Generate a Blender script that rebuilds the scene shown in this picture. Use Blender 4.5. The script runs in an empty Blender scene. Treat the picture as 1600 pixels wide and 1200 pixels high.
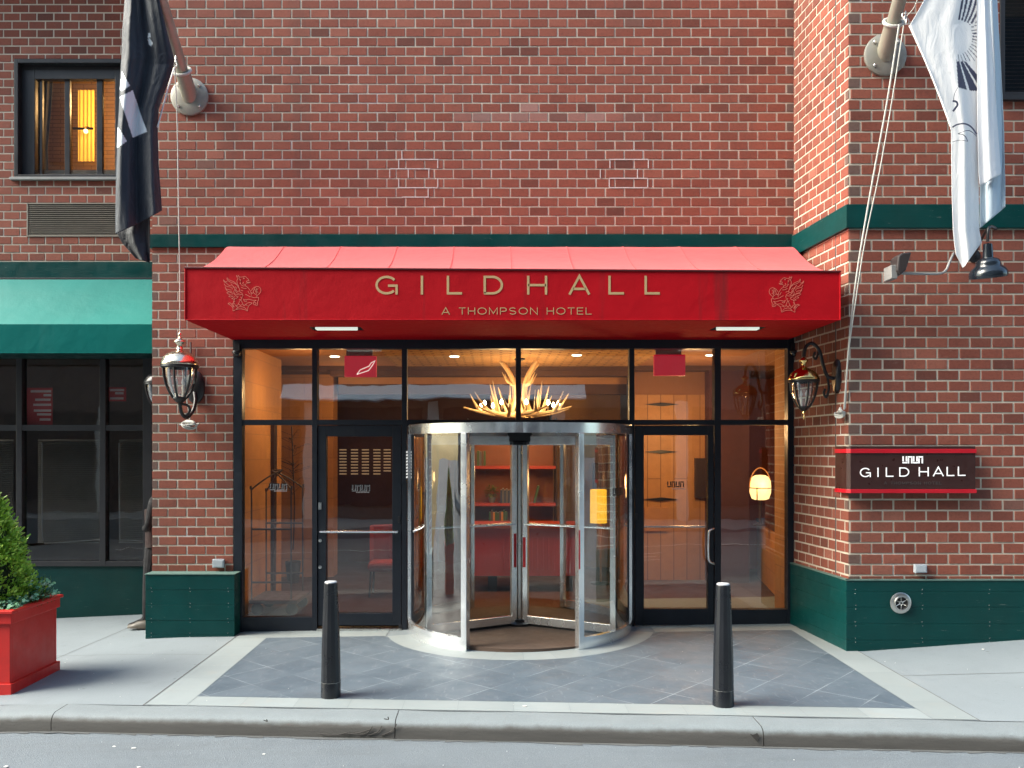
import bpy, bmesh, math, random
from mathutils import Vector, Matrix
from math import sin, cos, pi, radians as R
random.seed(11)
sc = bpy.context.scene
COL = sc.collection

# ---------------------------------------------------------------- camera
F, CX, HY, D0, E = 1330.0, 775.0, 705.0, 9.1, 1.9     # focal px (1600 wide), principal point, facade distance, eye height
cam_d = bpy.data.cameras.new('camera'); cam = bpy.data.objects.new('camera', cam_d); COL.objects.link(cam)
cam.location = (0, -D0, E); cam.rotation_euler = (R(90), 0, 0)
cam_d.sensor_width = 36; cam_d.lens = F/1600*36
cam_d.shift_x = (800-CX)/1600; cam_d.shift_y = (HY-600)/1600
cam_d.clip_start = .05; cam_d.clip_end = 500
sc.camera = cam
def PX(px, Y): return (px-CX)*(Y+D0)/F            # picture column of a thing standing at depth Y -> metres
def PZ(py, Y): return E+(HY-py)*(Y+D0)/F
def P(px, py, Y): return Vector((PX(px, Y), Y, PZ(py, Y)))

# ---------------------------------------------------------------- world, sun, exposure
SUN_EL, SUN_AZ = R(42), R(80)                      # azimuth from -Y (street side) towards -X
w = bpy.data.worlds.new('World'); sc.world = w; w.use_nodes = True
nt = w.node_tree; bg = nt.nodes['Background']
sky = nt.nodes.new('ShaderNodeTexSky'); sky.sky_type = 'NISHITA'; sky.sun_disc = False
sky.sun_elevation = SUN_EL; sky.sun_rotation = pi+SUN_AZ
sky.air_density = 1.0; sky.dust_density = 3.0; sky.ozone_density = 1.0
tint = nt.nodes.new('ShaderNodeMix'); tint.data_type = 'RGBA'; tint.blend_type = 'MULTIPLY'; tint.inputs[0].default_value = 1
tint.inputs[7].default_value = (.93, 1.03, .98, 1)      # slightly greener overcast sky
nt.links.new(sky.outputs[0], tint.inputs[6]); nt.links.new(tint.outputs[2], bg.inputs[0]); bg.inputs[1].default_value = 0.15
sd = bpy.data.lights.new('sun', 'SUN'); sd.energy = 2.0; sd.angle = R(34); sd.color = (1, .91, .81)
so = bpy.data.objects.new('sun', sd); COL.objects.link(so)
sdir = Vector((-sin(SUN_AZ)*cos(SUN_EL), -cos(SUN_AZ)*cos(SUN_EL), sin(SUN_EL)))
so.rotation_euler = sdir.to_track_quat('Z', 'Y').to_euler(); so.location = (-6, -6, 9)
sc.view_settings.view_transform = 'Standard'; sc.view_settings.look = 'None'
sc.view_settings.exposure = 1.8; sc.view_settings.gamma = 1
cy = sc.cycles
cy.max_bounces = 8; cy.transparent_max_bounces = 24; cy.diffuse_bounces = 3; cy.glossy_bounces = 4
cy.sample_clamp_indirect = 4; cy.use_denoising = True; cy.caustics_reflective = False; cy.caustics_refractive = False

# ---------------------------------------------------------------- materials
def N(nt, t, **k):
    n = nt.nodes.new(t)
    for a, b in k.items():
        if hasattr(n, a): setattr(n, a, b)
        else: n.inputs[a].default_value = b
    return n
def mk(name):
    m = bpy.data.materials.new(name); m.use_nodes = True
    return m, m.node_tree, m.node_tree.nodes['Principled BSDF']
def mixc(nt, fac, a, b, mode='MIX'):
    n = nt.nodes.new('ShaderNodeMix'); n.data_type = 'RGBA'; n.blend_type = mode
    for i, v in ((0, fac), (6, a), (7, b)):
        if isinstance(v, (int, float)): n.inputs[i].default_value = v
        elif isinstance(v, (tuple, list)): n.inputs[i].default_value = (*v[:3], 1)
        else: nt.links.new(v, n.inputs[i])
    return n.outputs[2]
def ramp(nt, src, stops):
    r = nt.nodes.new('ShaderNodeValToRGB'); e = r.color_ramp.elements
    while len(e) < len(stops): e.new(.5)
    for i, (p, c) in enumerate(stops):
        e[i].position = p; e[i].color = (*c, 1) if isinstance(c, tuple) else (c, c, c, 1)
    nt.links.new(src, r.inputs[0]); return r.outputs[0]
def noise(nt, scale, detail=4, vec=None, rough=.55, dist=0):
    n = nt.nodes.new('ShaderNodeTexNoise'); n.inputs['Scale'].default_value = scale
    n.inputs['Detail'].default_value = detail; n.inputs['Roughness'].default_value = rough; n.inputs['Distortion'].default_value = dist
    if vec is None:
        tc = nt.nodes.new('ShaderNodeTexCoord'); vec = tc.outputs['Object']
    nt.links.new(vec, n.inputs['Vector']); return n.outputs['Fac']
def scaled(nt, s, rot=(0, 0, 0), loc=(0, 0, 0)):
    tc = nt.nodes.new('ShaderNodeTexCoord'); mp = nt.nodes.new('ShaderNodeMapping')
    mp.inputs['Scale'].default_value = s; mp.inputs['Rotation'].default_value = rot; mp.inputs['Location'].default_value = loc
    nt.links.new(tc.outputs['Object'], mp.inputs['Vector']); return mp.outputs[0]
def bump(nt, b, h, strength=.3, dist=.01):
    n = nt.nodes.new('ShaderNodeBump'); n.inputs['Strength'].default_value = strength; n.inputs['Distance'].default_value = dist
    nt.links.new(h, n.inputs['Height']); nt.links.new(n.outputs[0], b.inputs['Normal'])
def pm(name, col, rough=.6, metal=0, var=.2, scale=5, bmp=.15, bscale=90, spec=.5, coat=0, stain=None, stain_amt=.5, stain_scale=2, emit=None, es=0):
    m, nt, b = mk(name)
    lo = tuple(c*(1-var) for c in col); hi = tuple(min(1, c*(1+var)) for c in col)
    c = mixc(nt, noise(nt, scale, 6), lo, hi)
    if stain:
        s = ramp(nt, noise(nt, stain_scale, 8, rough=.7), [(.5, 0.0), (.72, stain_amt)])
        c = mixc(nt, s, c, stain)
    nt.links.new(c, b.inputs['Base Color'])
    b.inputs['Roughness'].default_value = rough; b.inputs['Metallic'].default_value = metal
    b.inputs['Specular IOR Level'].default_value = spec; b.inputs['Coat Weight'].default_value = coat
    if bmp: bump(nt, b, noise(nt, bscale, 3), bmp, .004)
    rr = ramp(nt, noise(nt, scale*3, 5), [(.3, max(0, rough-.1)), (.7, min(1, rough+.12))])
    nt.links.new(rr, b.inputs['Roughness'])
    if emit: b.inputs['Emission Color'].default_value = (*emit, 1); b.inputs['Emission Strength'].default_value = es
    return m
def emat(name, col, s):
    m, nt, b = mk(name); b.inputs['Base Color'].default_value = (*col, 1)
    b.inputs['Emission Color'].default_value = (*col, 1); b.inputs['Emission Strength'].default_value = s; return m

def brick_mat():
    m, nt, b = mk('red_brick')
    at = N(nt, 'ShaderNodeVertexColor'); at.layer_name = 'tone'
    sep = nt.nodes.new('ShaderNodeSeparateColor'); nt.links.new(at.outputs[0], sep.inputs[0])
    c = ramp(nt, sep.outputs[0], [(0, (.135, .038, .024)), (.2, (.195, .050, .030)), (.5, (.245, .064, .038)), (.8, (.285, .082, .050)), (1, (.32, .11, .072))])
    c = mixc(nt, sep.outputs[1], c, (.125, .085, .07))
    n1 = noise(nt, 40, 6, rough=.7)
    c = mixc(nt, ramp(nt, n1, [(.3, .75), (.75, 1.25)]), (0, 0, 0), c, 'MIX')
    n2 = noise(nt, 1.1, 5, scaled(nt, (1, 1, 2.2)))
    c = mixc(nt, ramp(nt, n2, [(.5, 0.0), (.8, .25)]), c, (.12, .06, .05))
    n4 = noise(nt, 7, 9, scaled(nt, (1, 1, 2.5)), .75)
    c = mixc(nt, ramp(nt, n4, [(.60, 0.0), (.72, .28)]), c, (.42, .30, .25))
    c = mixc(nt, sep.outputs[2], c, (.46, .38, .35))
    sk = noise(nt, 1.0, 6, scaled(nt, (2.6, 2.6, .22)), .6)
    c = mixc(nt, ramp(nt, sk, [(.52, 0.0), (.75, .38)]), c, (.075, .045, .038))
    n3 = noise(nt, 260, 2)
    c = mixc(nt, ramp(nt, n3, [(.30, .55), (.36, 0.0)]), c, (.05, .02, .02))
    nt.links.new(c, b.inputs['Base Color']); b.inputs['Roughness'].default_value = .82
    bump(nt, b, n1, .5, .004); return m
def mortar_mat():
    m, nt, b = mk('mortar')
    c = mixc(nt, noise(nt, 3, 8), (.44, .385, .30), (.68, .61, .50))
    c = mixc(nt, ramp(nt, noise(nt, 1.7, 8, rough=.7), [(.55, 0.0), (.68, .8)]), c, (.66, .63, .60))
    nt.links.new(c, b.inputs['Base Color']); b.inputs['Roughness'].default_value = .9
    bump(nt, b, noise(nt, 120, 4), .6, .004); return m
def green_mat(name, col, weather=.5):
    m, nt, b = mk(name)
    c = mixc(nt, noise(nt, 3, 6), tuple(x*.65 for x in col), tuple(x*1.3 for x in col))
    s = ramp(nt, noise(nt, 10, 10, scaled(nt, (.5, .5, 3.5)), .82), [(.62, 0.0), (.66, weather)])
    c = mixc(nt, s, c, (.35, .40, .36))
    d = ramp(nt, noise(nt, 1.5, 8, scaled(nt, (1, 1, .4))), [(.5, 0.0), (.8, .4)])
    c = mixc(nt, d, c, (.012, .035, .03))
    nt.links.new(c, b.inputs['Base Color'])
    nt.links.new(ramp(nt, noise(nt, 8, 6), [(.3, .28), (.7, .5)]), b.inputs['Roughness'])
    b.inputs['Specular IOR Level'].default_value = .22
    bump(nt, b, noise(nt, 22, 6, scaled(nt, (.4, .4, 2))), .35, .004); return m
def concrete_mat(name, col, spots=.5, rough=.85):
    m, nt, b = mk(name)
    c = mixc(nt, noise(nt, 1.1, 8, rough=.65), tuple(x*.80 for x in col), tuple(x*1.12 for x in col))
    c = mixc(nt, ramp(nt, noise(nt, 180, 3), [(.3, .35), (.7, 0.0)]), c, tuple(x*.55 for x in col))
    c = mixc(nt, ramp(nt, noise(nt, 13, 3), [(.70, 0.0), (.73, spots)]), c, tuple(x*.40 for x in col))
    c = mixc(nt, ramp(nt, noise(nt, 5, 7, scaled(nt, (1, 1, 1), (0, 0, 0), (3, 7, 1)), .75), [(.62, 0.0), (.66, .22)]), c, tuple(x*.55 for x in col))
    c = mixc(nt, ramp(nt, noise(nt, 2.4, 9, rough=.72), [(.56, 0.0), (.74, .35)]), c, tuple(x*.62 for x in col))
    nt.links.new(c, b.inputs['Base Color']); vo = nt.nodes.new('ShaderNodeTexVoronoi'); vo.inputs['Scale'].default_value = 2.6; tc = nt.nodes.new('ShaderNodeTexCoord'); nt.links.new(tc.outputs['Object'], vo.inputs['Vector'])
    c = mixc(nt, ramp(nt, vo.outputs['Distance'], [(.030, .45), (.045, 0.0)]), c, tuple(x*.4 for x in col))
    nt.links.new(c, b.inputs['Base Color'])
    b.inputs['Roughness'].default_value = rough
    bump(nt, b, noise(nt, 150, 4), .35, .004); return m
def kerb_mat():
    m, nt, b = mk('kerb_stone')
    tc = nt.nodes.new('ShaderNodeTexCoord')
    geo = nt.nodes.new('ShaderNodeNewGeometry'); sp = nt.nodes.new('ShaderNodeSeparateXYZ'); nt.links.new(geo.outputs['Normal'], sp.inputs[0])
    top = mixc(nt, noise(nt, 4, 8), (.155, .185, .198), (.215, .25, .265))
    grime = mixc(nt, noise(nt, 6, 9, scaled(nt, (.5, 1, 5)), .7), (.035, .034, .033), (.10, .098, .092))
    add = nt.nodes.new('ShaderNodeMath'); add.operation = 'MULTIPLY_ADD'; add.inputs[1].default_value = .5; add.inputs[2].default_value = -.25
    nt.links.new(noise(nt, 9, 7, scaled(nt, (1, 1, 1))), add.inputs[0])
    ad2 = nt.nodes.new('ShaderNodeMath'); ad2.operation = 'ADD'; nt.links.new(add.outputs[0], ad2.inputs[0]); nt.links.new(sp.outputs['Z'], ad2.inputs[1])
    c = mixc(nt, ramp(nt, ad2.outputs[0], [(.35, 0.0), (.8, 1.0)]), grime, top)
    c = mixc(nt, ramp(nt, noise(nt, 200, 2), [(.3, .3), (.6, 0.0)]), c, (.06, .06, .06))
    nt.links.new(c, b.inputs['Base Color']); b.inputs['Roughness'].default_value = .75
    bump(nt, b, noise(nt, 60, 6), .4, .006); return m
def slate_mat():
    m, nt, b = mk('slate_tile')
    v = scaled(nt, (1, 1, 1), (0, 0, R(43)), (.1, .07, 0))
    br = nt.nodes.new('ShaderNodeTexBrick'); nt.links.new(v, br.inputs['Vector'])
    br.inputs['Color1'].default_value = (0, 0, 0, 1); br.inputs['Color2'].default_value = (1, 1, 1, 1)
    br.inputs['Mortar'].default_value = (.5, .5, .5, 1); br.inputs['Scale'].default_value = 1
    br.inputs['Mortar Size'].default_value = .0024; br.inputs['Brick Width'].default_value = .40; br.inputs['Row Height'].default_value = .40; br.offset = 0
    br.inputs['Mortar Smooth'].default_value = .3
    tile = mixc(nt, br.outputs['Color'], (.066, .094, .122), (.088, .120, .150))
    tile = mixc(nt, ramp(nt, noise(nt, 5, 9, scaled(nt, (1, 1, 1), (0, 0, .6)), .65), [(.35, 0.0), (.7, .45)]), tile, (.12, .15, .18))
    tile = mixc(nt, ramp(nt, noise(nt, 28, 6, scaled(nt, (1, .25, 1), (0, 0, .66))), [(.6, 0.0), (.7, .25)]), tile, (.26, .28, .30))
    jm = mixc(nt, ramp(nt, noise(nt, 2.5, 6), [(.42, 0.0), (.6, 1.0)]), (.10, .13, .155), (.36, .41, .44))
    c = mixc(nt, br.outputs['Fac'], tile, jm)
    nt.links.new(c, b.inputs['Base Color'])
    nt.links.new(ramp(nt, noise(nt, 4, 6), [(.3, .42), (.7, .65)]), b.inputs['Roughness'])
    bump(nt, b, noise(nt, 35, 7), .35, .004); return m
def asphalt_mat():
    m, nt, b = mk('asphalt')
    c = mixc(nt, noise(nt, 1.3, 7), (.135, .165, .19), (.19, .225, .25))
    c = mixc(nt, ramp(nt, noise(nt, 170, 3, rough=.8), [(.35, .55), (.65, 0.0)]), c, (.05, .055, .06))
    c = mixc(nt, ramp(nt, noise(nt, 90, 2), [(.68, 0.0), (.74, .7)]), c, (.34, .35, .35))
    c = mixc(nt, ramp(nt, noise(nt, 1.0, 9, scaled(nt, (.5, 2.2, 1)), .7), [(.5, 0.0), (.7, .35)]), c, (.08, .085, .09))
    nt.links.new(c, b.inputs['Base Color']); b.inputs['Roughness'].default_value = .8
    bump(nt, b, noise(nt, 130, 4), .7, .008); return m
def awning_mat(name, col, rough, seam, streak, spec=.5, streak_col=(.05, .02, .02), sheen=0):
    m, nt, b = mk(name)
    c = mixc(nt, noise(nt, 1.6, 6), tuple(x*.82 for x in col), tuple(min(1, x*1.12) for x in col))
    s = ramp(nt, noise(nt, 1.0, 7, scaled(nt, (3.0, 3.0, .22)), .6), [(.56, 0.0), (.74, streak)])
    c = mixc(nt, s, c, streak_col)
    c = mixc(nt, ramp(nt, noise(nt, 26, 8, rough=.8), [(.74, 0.0), (.78, .5)]), c, (.75, .65, .62))
    nt.links.new(c, b.inputs['Base Color'])
    b.inputs['Roughness'].default_value = rough; b.inputs['Specular IOR Level'].default_value = spec
    b.inputs['Sheen Weight'].default_value = sheen; b.inputs['Sheen Roughness'].default_value = .5
    b.inputs['Sheen Tint'].default_value = (1, .75, .72, 1)
    bump(nt, b, noise(nt, 2.2, 6), .5, .03); return m
def glass_mat(name, tint=(.9, .9, .9), boost=1.8, rough=0.0, wav=.0, base=0.0, refl=(1, 1, 1)):
    m = bpy.data.materials.new(name); m.use_nodes = True; nt = m.node_tree; nt.nodes.clear()
    out = nt.nodes.new('ShaderNodeOutputMaterial'); tr = nt.nodes.new('ShaderNodeBsdfTransparent'); gl = nt.nodes.new('ShaderNodeBsdfGlossy')
    tr.inputs[0].default_value = (*tint, 1); gl.inputs[0].default_value = (*refl, 1); gl.inputs['Roughness'].default_value = rough
    fr = nt.nodes.new('ShaderNodeFresnel'); fr.inputs['IOR'].default_value = 1.5
    mu = nt.nodes.new('ShaderNodeMath'); mu.operation = 'MULTIPLY_ADD'; mu.inputs[1].default_value = boost; mu.inputs[2].default_value = base; mu.use_clamp = True
    nt.links.new(fr.outputs[0], mu.inputs[0])
    geo = nt.nodes.new('ShaderNodeNewGeometry'); inv = nt.nodes.new('ShaderNodeMath'); inv.operation = 'SUBTRACT'; inv.inputs[0].default_value = 1
    nt.links.new(geo.outputs['Backfacing'], inv.inputs[1])
    m2 = nt.nodes.new('ShaderNodeMath'); m2.operation = 'MULTIPLY'; nt.links.new(mu.outputs[0], m2.inputs[0]); nt.links.new(inv.outputs[0], m2.inputs[1])
    mx = nt.nodes.new('ShaderNodeMixShader'); nt.links.new(m2.outputs[0], mx.inputs[0]); nt.links.new(tr.outputs[0], mx.inputs[1]); nt.links.new(gl.outputs[0], mx.inputs[2])
    nt.links.new(mx.outputs[0], out.inputs[0])
    if wav:
        bp = nt.nodes.new('ShaderNodeBump'); bp.inputs['Strength'].default_value = wav; bp.inputs['Distance'].default_value = .02
        nt.links.new(noise(nt, 1.6, 2), bp.inputs['Height']); nt.links.new(bp.outputs[0], gl.inputs['Normal'])
    return m
def block_mat(name, c1, c2, mort, bw, rh, ms=.006, axis='XZ', rough=.6):
    m, nt, b = mk(name)
    tc = nt.nodes.new('ShaderNodeTexCoord'); sp = nt.nodes.new('ShaderNodeSeparateXYZ'); cb = nt.nodes.new('ShaderNodeCombineXYZ')
    nt.links.new(tc.outputs['Object'], sp.inputs[0])
    nt.links.new(sp.outputs[axis[0]], cb.inputs[0]); nt.links.new(sp.outputs[axis[1]], cb.inputs[1])
    br = nt.nodes.new('ShaderNodeTexBrick'); nt.links.new(cb.outputs[0], br.inputs['Vector'])
    br.inputs['Color1'].default_value = (*c1, 1); br.inputs['Color2'].default_value = (*c2, 1); br.inputs['Mortar'].default_value = (*mort, 1)
    br.inputs['Scale'].default_value = 1; br.inputs['Mortar Size'].default_value = ms; br.inputs['Brick Width'].default_value = bw; br.inputs['Row Height'].default_value = rh
    c = mixc(nt, ramp(nt, noise(nt, 9, 7), [(.3, .0), (.7, .4)]), br.outputs['Color'], tuple(x*.6 for x in c1))
    nt.links.new(c, b.inputs['Base Color']); b.inputs['Roughness'].default_value = rough
    return m

M = dict(
    brick=brick_mat(), mortar=mortar_mat(),
    green=green_mat('green_paint', (.0015, .047, .045)), green_dark=green_mat('dark_green_paint', (.002, .034, .032), .15),
    ledge=pm('chipped_white_edge', (.09, .16, .14), .6, var=.4, scale=20),
    sidewalk=concrete_mat('sidewalk_concrete', (.215, .252, .272)), joint=pm('joint_filler', (.09, .09, .09), .9),
    border=None, kerb=kerb_mat(), slate=slate_mat(), asphalt=asphalt_mat(),
    white=pm('white_paint', (.75, .75, .74), .5, var=.08), road_paint=pm('road_paint', (.62, .62, .60), .7, var=.3, scale=20),
    frame=pm('anodised_black_frame', (.014, .018, .026), .4, var=.2, bmp=.05, spec=.3),
    dframe=pm('dark_bronze_frame', (.020, .020, .023), .4, var=.2, bmp=.05),
    chrome=pm('brushed_steel', (.80, .82, .83), .2, .9, var=.05, scale=1.2, bmp=0),
    steel=pm('satin_steel', (.55, .55, .53), .32, 1, var=.15),
    black=pm('black_iron', (.012, .012, .014), .35, var=.3, bmp=.2, bscale=60),
    rubber=pm('black_rubber', (.01, .01, .01), .7),
    brass=pm('polished_brass', (.80, .55, .22), .12, 1, var=.15, bmp=.02),
    pale_brass=pm('weathered_brass', (.72, .62, .48), .2, 1, var=.2, scale=10, bmp=.05, bscale=30),
    galv=pm('galvanised_grey', (.30, .30, .29), .5, .3, var=.25),
    pole=pm('champagne_metal', (.33, .32, .26), .42, .25, var=.2, scale=4, stain=(.20, .15, .09), stain_scale=5),
    red_front=awning_mat('red_awning_canvas', (.43, .003, .009), .6, 0, .85, .15),
    red_top=awning_mat('faded_red_awning_top', (.64, .048, .058), .6, 0, .06, .6, sheen=.35),  # base colour paled to put sky glare into the top canvas
    red_soffit=pm('red_awning_soffit', (.50, .002, .010), .9, var=.1, bmp=.05, spec=.1),
    piping=pm('awning_piping', (.10, .004, .006), .6), seam=pm('awning_seam', (.60, .10, .10), .7),
    green_top=awning_mat('faded_green_awning_top', (.010, .20, .175), .6, 0, .1, .4, (.02, .2, .18)),  # top tone is paler than the valance
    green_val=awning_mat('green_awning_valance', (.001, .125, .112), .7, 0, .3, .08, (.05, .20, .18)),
    gold=pm('tan_lettering', (.50, .33, .16), .6, var=.1, bmp=0), emblem=pm('rose_line_print', (.66, .16, .11), .6, var=.1, bmp=0),
    planter=pm('red_painted_wood', (.58, .020, .016), .42, var=.14, scale=3, bmp=.2, bscale=25, stain=(.30, .02, .015), stain_amt=.5),
    soil=pm('potting_soil', (.03, .02, .012), .95, bmp=.8, bscale=40),
    sign=pm('dark_brown_sign', (.040, .014, .012), .35, var=.2, bmp=0), sign_red=pm('sign_red_edge', (.50, .006, .018), .4, bmp=0),
    letter_white=pm('white_letter', (.85, .85, .83), .4, var=.05, bmp=0, emit=(1, 1, 1), es=.15), faint=pm('ghost_lettering', (.07, .05, .048), .5, bmp=0),
    glass=glass_mat('window_glass', (.86, .84, .82), 2.9, wav=.07), glass_clear=glass_mat('clear_glass', (.95, .96, .96), 1.6),
    glass_drum=glass_mat('curved_glass', (.88, .90, .90), 2.6, wav=.25, base=.03), glass_dark=glass_mat('dark_glass', (.80, .80, .80), 1.6, wav=.12, base=.0),
    mat_floor=pm('entrance_matting', (.085, .055, .040), .9, bmp=.5, bscale=80),
    conduit=pm('grey_conduit', (.10, .09, .09), .5, .3), rope=pm('grey_rope', (.50, .50, .46), .8, var=.15, bmp=.4, bscale=200),
    plastic=pm('grey_junction_box', (.40, .44, .48), .45, var=.08, bmp=0),
    red_plastic=pm('red_warning_tape', (.60, .01, .02), .4, bmp=0),
)
def stone_strip():
    m, nt, b = mk('pale_border_stone')
    c = mixc(nt, noise(nt, 2.2, 6), (.215, .255, .265), (.30, .345, .355))
    at = N(nt, 'ShaderNodeVertexColor'); at.layer_name = 'tone'
    sep = nt.nodes.new('ShaderNodeSeparateColor'); nt.links.new(at.outputs[0], sep.inputs[0])
    c = mixc(nt, ramp(nt, sep.outputs[0], [(0, .0), (1, .6)]), c, (.20, .235, .24))
    c = mixc(nt, ramp(nt, noise(nt, 160, 3), [(.3, .25), (.6, 0.0)]), c, (.25, .25, .24))
    c = mixc(nt, ramp(nt, noise(nt, 3.5, 9, rough=.7), [(.55, 0.0), (.75, .35)]), c, (.30, .28, .24))
    nt.links.new(c, b.inputs['Base Color']); b.inputs['Roughness'].default_value = .6
    bump(nt, b, noise(nt, 80, 4), .2, .003); return m
M['border'] = stone_strip()

# ---------------------------------------------------------------- mesh builder
ROOT = {}
class MB:
    def __init__(s): s.v = []; s.f = []; s.mi = []; s.c = {}
    def add(s, vs, fs, mi=0, cols=None):
        o = len(s.v); s.v += [Vector(q) for q in vs]
        for f in fs:
            if cols is not None: s.c[len(s.f)] = cols
            s.f.append(tuple(i+o for i in f)); s.mi.append(mi)
        return s
    def box(s, x0, x1, y0, y1, z0, z1, mi=0, cols=None):
        vs = [(x, y, z) for z in (z0, z1) for y in (y0, y1) for x in (x0, x1)]
        return s.add(vs, [(0, 2, 3, 1), (4, 5, 7, 6), (0, 1, 5, 4), (2, 6, 7, 3), (0, 4, 6, 2), (1, 3, 7, 5)], mi, cols)
    def hexa(s, a, b, mi=0):     # a: 4 bottom corners ccw, b: 4 top corners
        return s.add(list(a)+list(b), [(3, 2, 1, 0), (4, 5, 6, 7), (0, 1, 5, 4), (1, 2, 6, 5), (2, 3, 7, 6), (3, 0, 4, 7)], mi)
    def rings(s, rings, mi=0, cap=True, closed=False):
        n = len(rings[0]); o = len(s.v)
        for r in rings: s.v += [Vector(q) for q in r]
        m = len(rings); fs = []
        for i in range(m if closed else m-1):
            a, b = i*n, ((i+1) % m)*n
            for k in range(n): fs.append((a+k, a+(k+1) % n, b+(k+1) % n, b+k))
        if cap and not closed: fs.append(tuple(range(n))[::-1]); fs.append(tuple((m-1)*n+k for k in range(n)))
        for f in fs: s.f.append(tuple(i+o for i in f)); s.mi.append(mi)
        return s
    def tube(s, pts, r, n=10, mi=0, cap=True, closed=False):
        pts = [Vector(p) for p in pts]; m = len(pts); rs = r if isinstance(r, (list, tuple)) else [r]*m
        rings = []; up = Vector((.13, .21, 1)).normalized()
        for i, p in enumerate(pts):
            if closed: t = pts[(i+1) % m]-pts[i-1]
            else: t = pts[min(i+1, m-1)]-pts[max(i-1, 0)]
            t.normalize(); a = t.cross(up)
            if a.length < .05: a = t.cross(Vector((1, 0, .1)))
            a.normalize(); b = a.cross(t).normalized(); up = b if abs(t.dot(up)) < .98 else up
            rings.append([p+rs[i]*(a*cos(2*pi*k/n)+b*sin(2*pi*k/n)) for k in range(n)])
        return s.rings(rings, mi, cap, closed)
    def lathe(s, c, prof, n=24, mi=0, axis='Z', a0=0, cap=True):
        c = Vector(c); rings = []
        for r, h in prof:
            ring = []
            for k in range(n):
                a = a0+2*pi*k/n
                if axis == 'Z': ring.append(c+Vector((r*cos(a), r*sin(a), h)))
                elif axis == 'Y': ring.append(c+Vector((r*cos(a), h, r*sin(a))))
                else: ring.append(c+Vector((h, r*cos(a), r*sin(a))))
            rings.append(ring)
        return s.rings(rings, mi, cap)
    def arc(s, c, r0, r1, z0, z1, a0, a1, n=24, mi=0):   # angles from the street side (-Y), positive to -X
        rings = []
        for k in range(n+1):
            a = a0+(a1-a0)*k/n; d = Vector((-sin(a), -cos(a), 0)); cc = Vector((c[0], c[1], 0))
            rings.append([cc+d*r0+Vector((0, 0, z0)), cc+d*r1+Vector((0, 0, z0)), cc+d*r1+Vector((0, 0, z1)), cc+d*r0+Vector((0, 0, z1))])
        return s.rings(rings, mi)
    def sphere(s, c, r, n=12, m=8, mi=0, sz=1):
        return s.lathe(c, [(max(1e-4, r*sin(pi*i/m)), -r*sz*cos(pi*i/m)) for i in range(m+1)], n, mi)
    def ribbon(s, pts, wd, fn, th=.003, closed=False, mi=0):
        pts = [Vector((p[0], p[1])) for p in pts]; m = len(pts); L = []; Rr = []
        for i, p in enumerate(pts):
            if closed: a, b = pts[i-1], pts[(i+1) % m]
            else: a, b = pts[max(i-1, 0)], pts[min(i+1, m-1)]
            d0 = (p-a) if (closed or i > 0) else (b-p); d1 = (b-p) if (closed or i < m-1) else (p-a)
            d0.normalize(); d1.normalize(); t = d0+d1
            if t.length < 1e-6: t = d0.copy()
            t.normalize(); nn = Vector((-t.y, t.x)); k = max(.5, nn.dot(Vector((-d0.y, d0.x))))
            L.append(p+nn*wd/2/k); Rr.append(p-nn*wd/2/k)
        rings = [[fn(l.x, l.y, 0), fn(r.x, r.y, 0), fn(r.x, r.y, th), fn(l.x, l.y, th)] for l, r in zip(L, Rr)]
        return s.rings(rings, mi, True, closed)
    def prism(s, pts, fn, th, mi=0):
        n = len(pts); vs = [fn(p[0], p[1], 0) for p in pts]+[fn(p[0], p[1], th) for p in pts]
        return s.add(vs, [tuple(range(n))[::-1], tuple(range(n, 2*n))]+[(i, (i+1) % n, n+(i+1) % n, n+i) for i in range(n)], mi)
    def build(s, name, mats, parent=None, smooth=False, bevel=0, origin=None, solid=0, colname=None, fix=True, angle=40):
        if not isinstance(mats, (list, tuple)): mats = [mats]
        root = ROOT[parent.name] if parent else (Vector(origin) if origin is not None else None)
        if root is None:
            xs = [v.x for v in s.v]; ys = [v.y for v in s.v]; zs = [v.z for v in s.v]
            root = Vector(((min(xs)+max(xs))/2, (min(ys)+max(ys))/2, min(zs)))
        me = bpy.data.meshes.new(name); me.from_pydata([v-root for v in s.v], [], s.f)
        for m in mats: me.materials.append(M[m] if isinstance(m, str) else m)
        me.polygons.foreach_set('material_index', s.mi)
        if colname:
            ca = me.color_attributes.new(colname, 'FLOAT_COLOR', 'CORNER')
            for p in me.polygons:
                c = s.c.get(p.index, (0.5, 0, 0, 1))
                for li in p.loop_indices: ca.data[li].color = c
        if fix:
            bm = bmesh.new(); bm.from_mesh(me); bmesh.ops.recalc_face_normals(bm, faces=bm.faces); bm.to_mesh(me); bm.free()
        if smooth: me.shade_smooth(); me.set_sharp_from_angle(angle=R(angle))
        me.update()
        o = bpy.data.objects.new(name, me); COL.objects.link(o)
        if parent: o.parent = parent
        else: o.location = root
        ROOT[o.name] = root
        if solid:
            md = o.modifiers.new('thick', 'SOLIDIFY'); md.thickness = solid; md.offset = 0
            md = o.modifiers.new('crisp_rim', 'EDGE_SPLIT'); md.split_angle = R(45)
        if bevel:
            md = o.modifiers.new('edges', 'BEVEL'); md.width = bevel; md.segments = 2; md.limit_method = 'ANGLE'; md.angle_limit = R(40)
        return o
def tag(o, label=None, cat=None, group=None, kind=None):
    if label: o['label'] = label
    if cat: o['category'] = cat
    if group: o['group'] = group
    if kind: o['kind'] = kind
    return o
def thing(name, loc, label, cat, group=None):
    o = bpy.data.objects.new(name, None); COL.objects.link(o); o.location = loc; o.empty_display_size = .2
    ROOT[o.name] = Vector(loc); return tag(o, label, cat, group)
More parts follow.
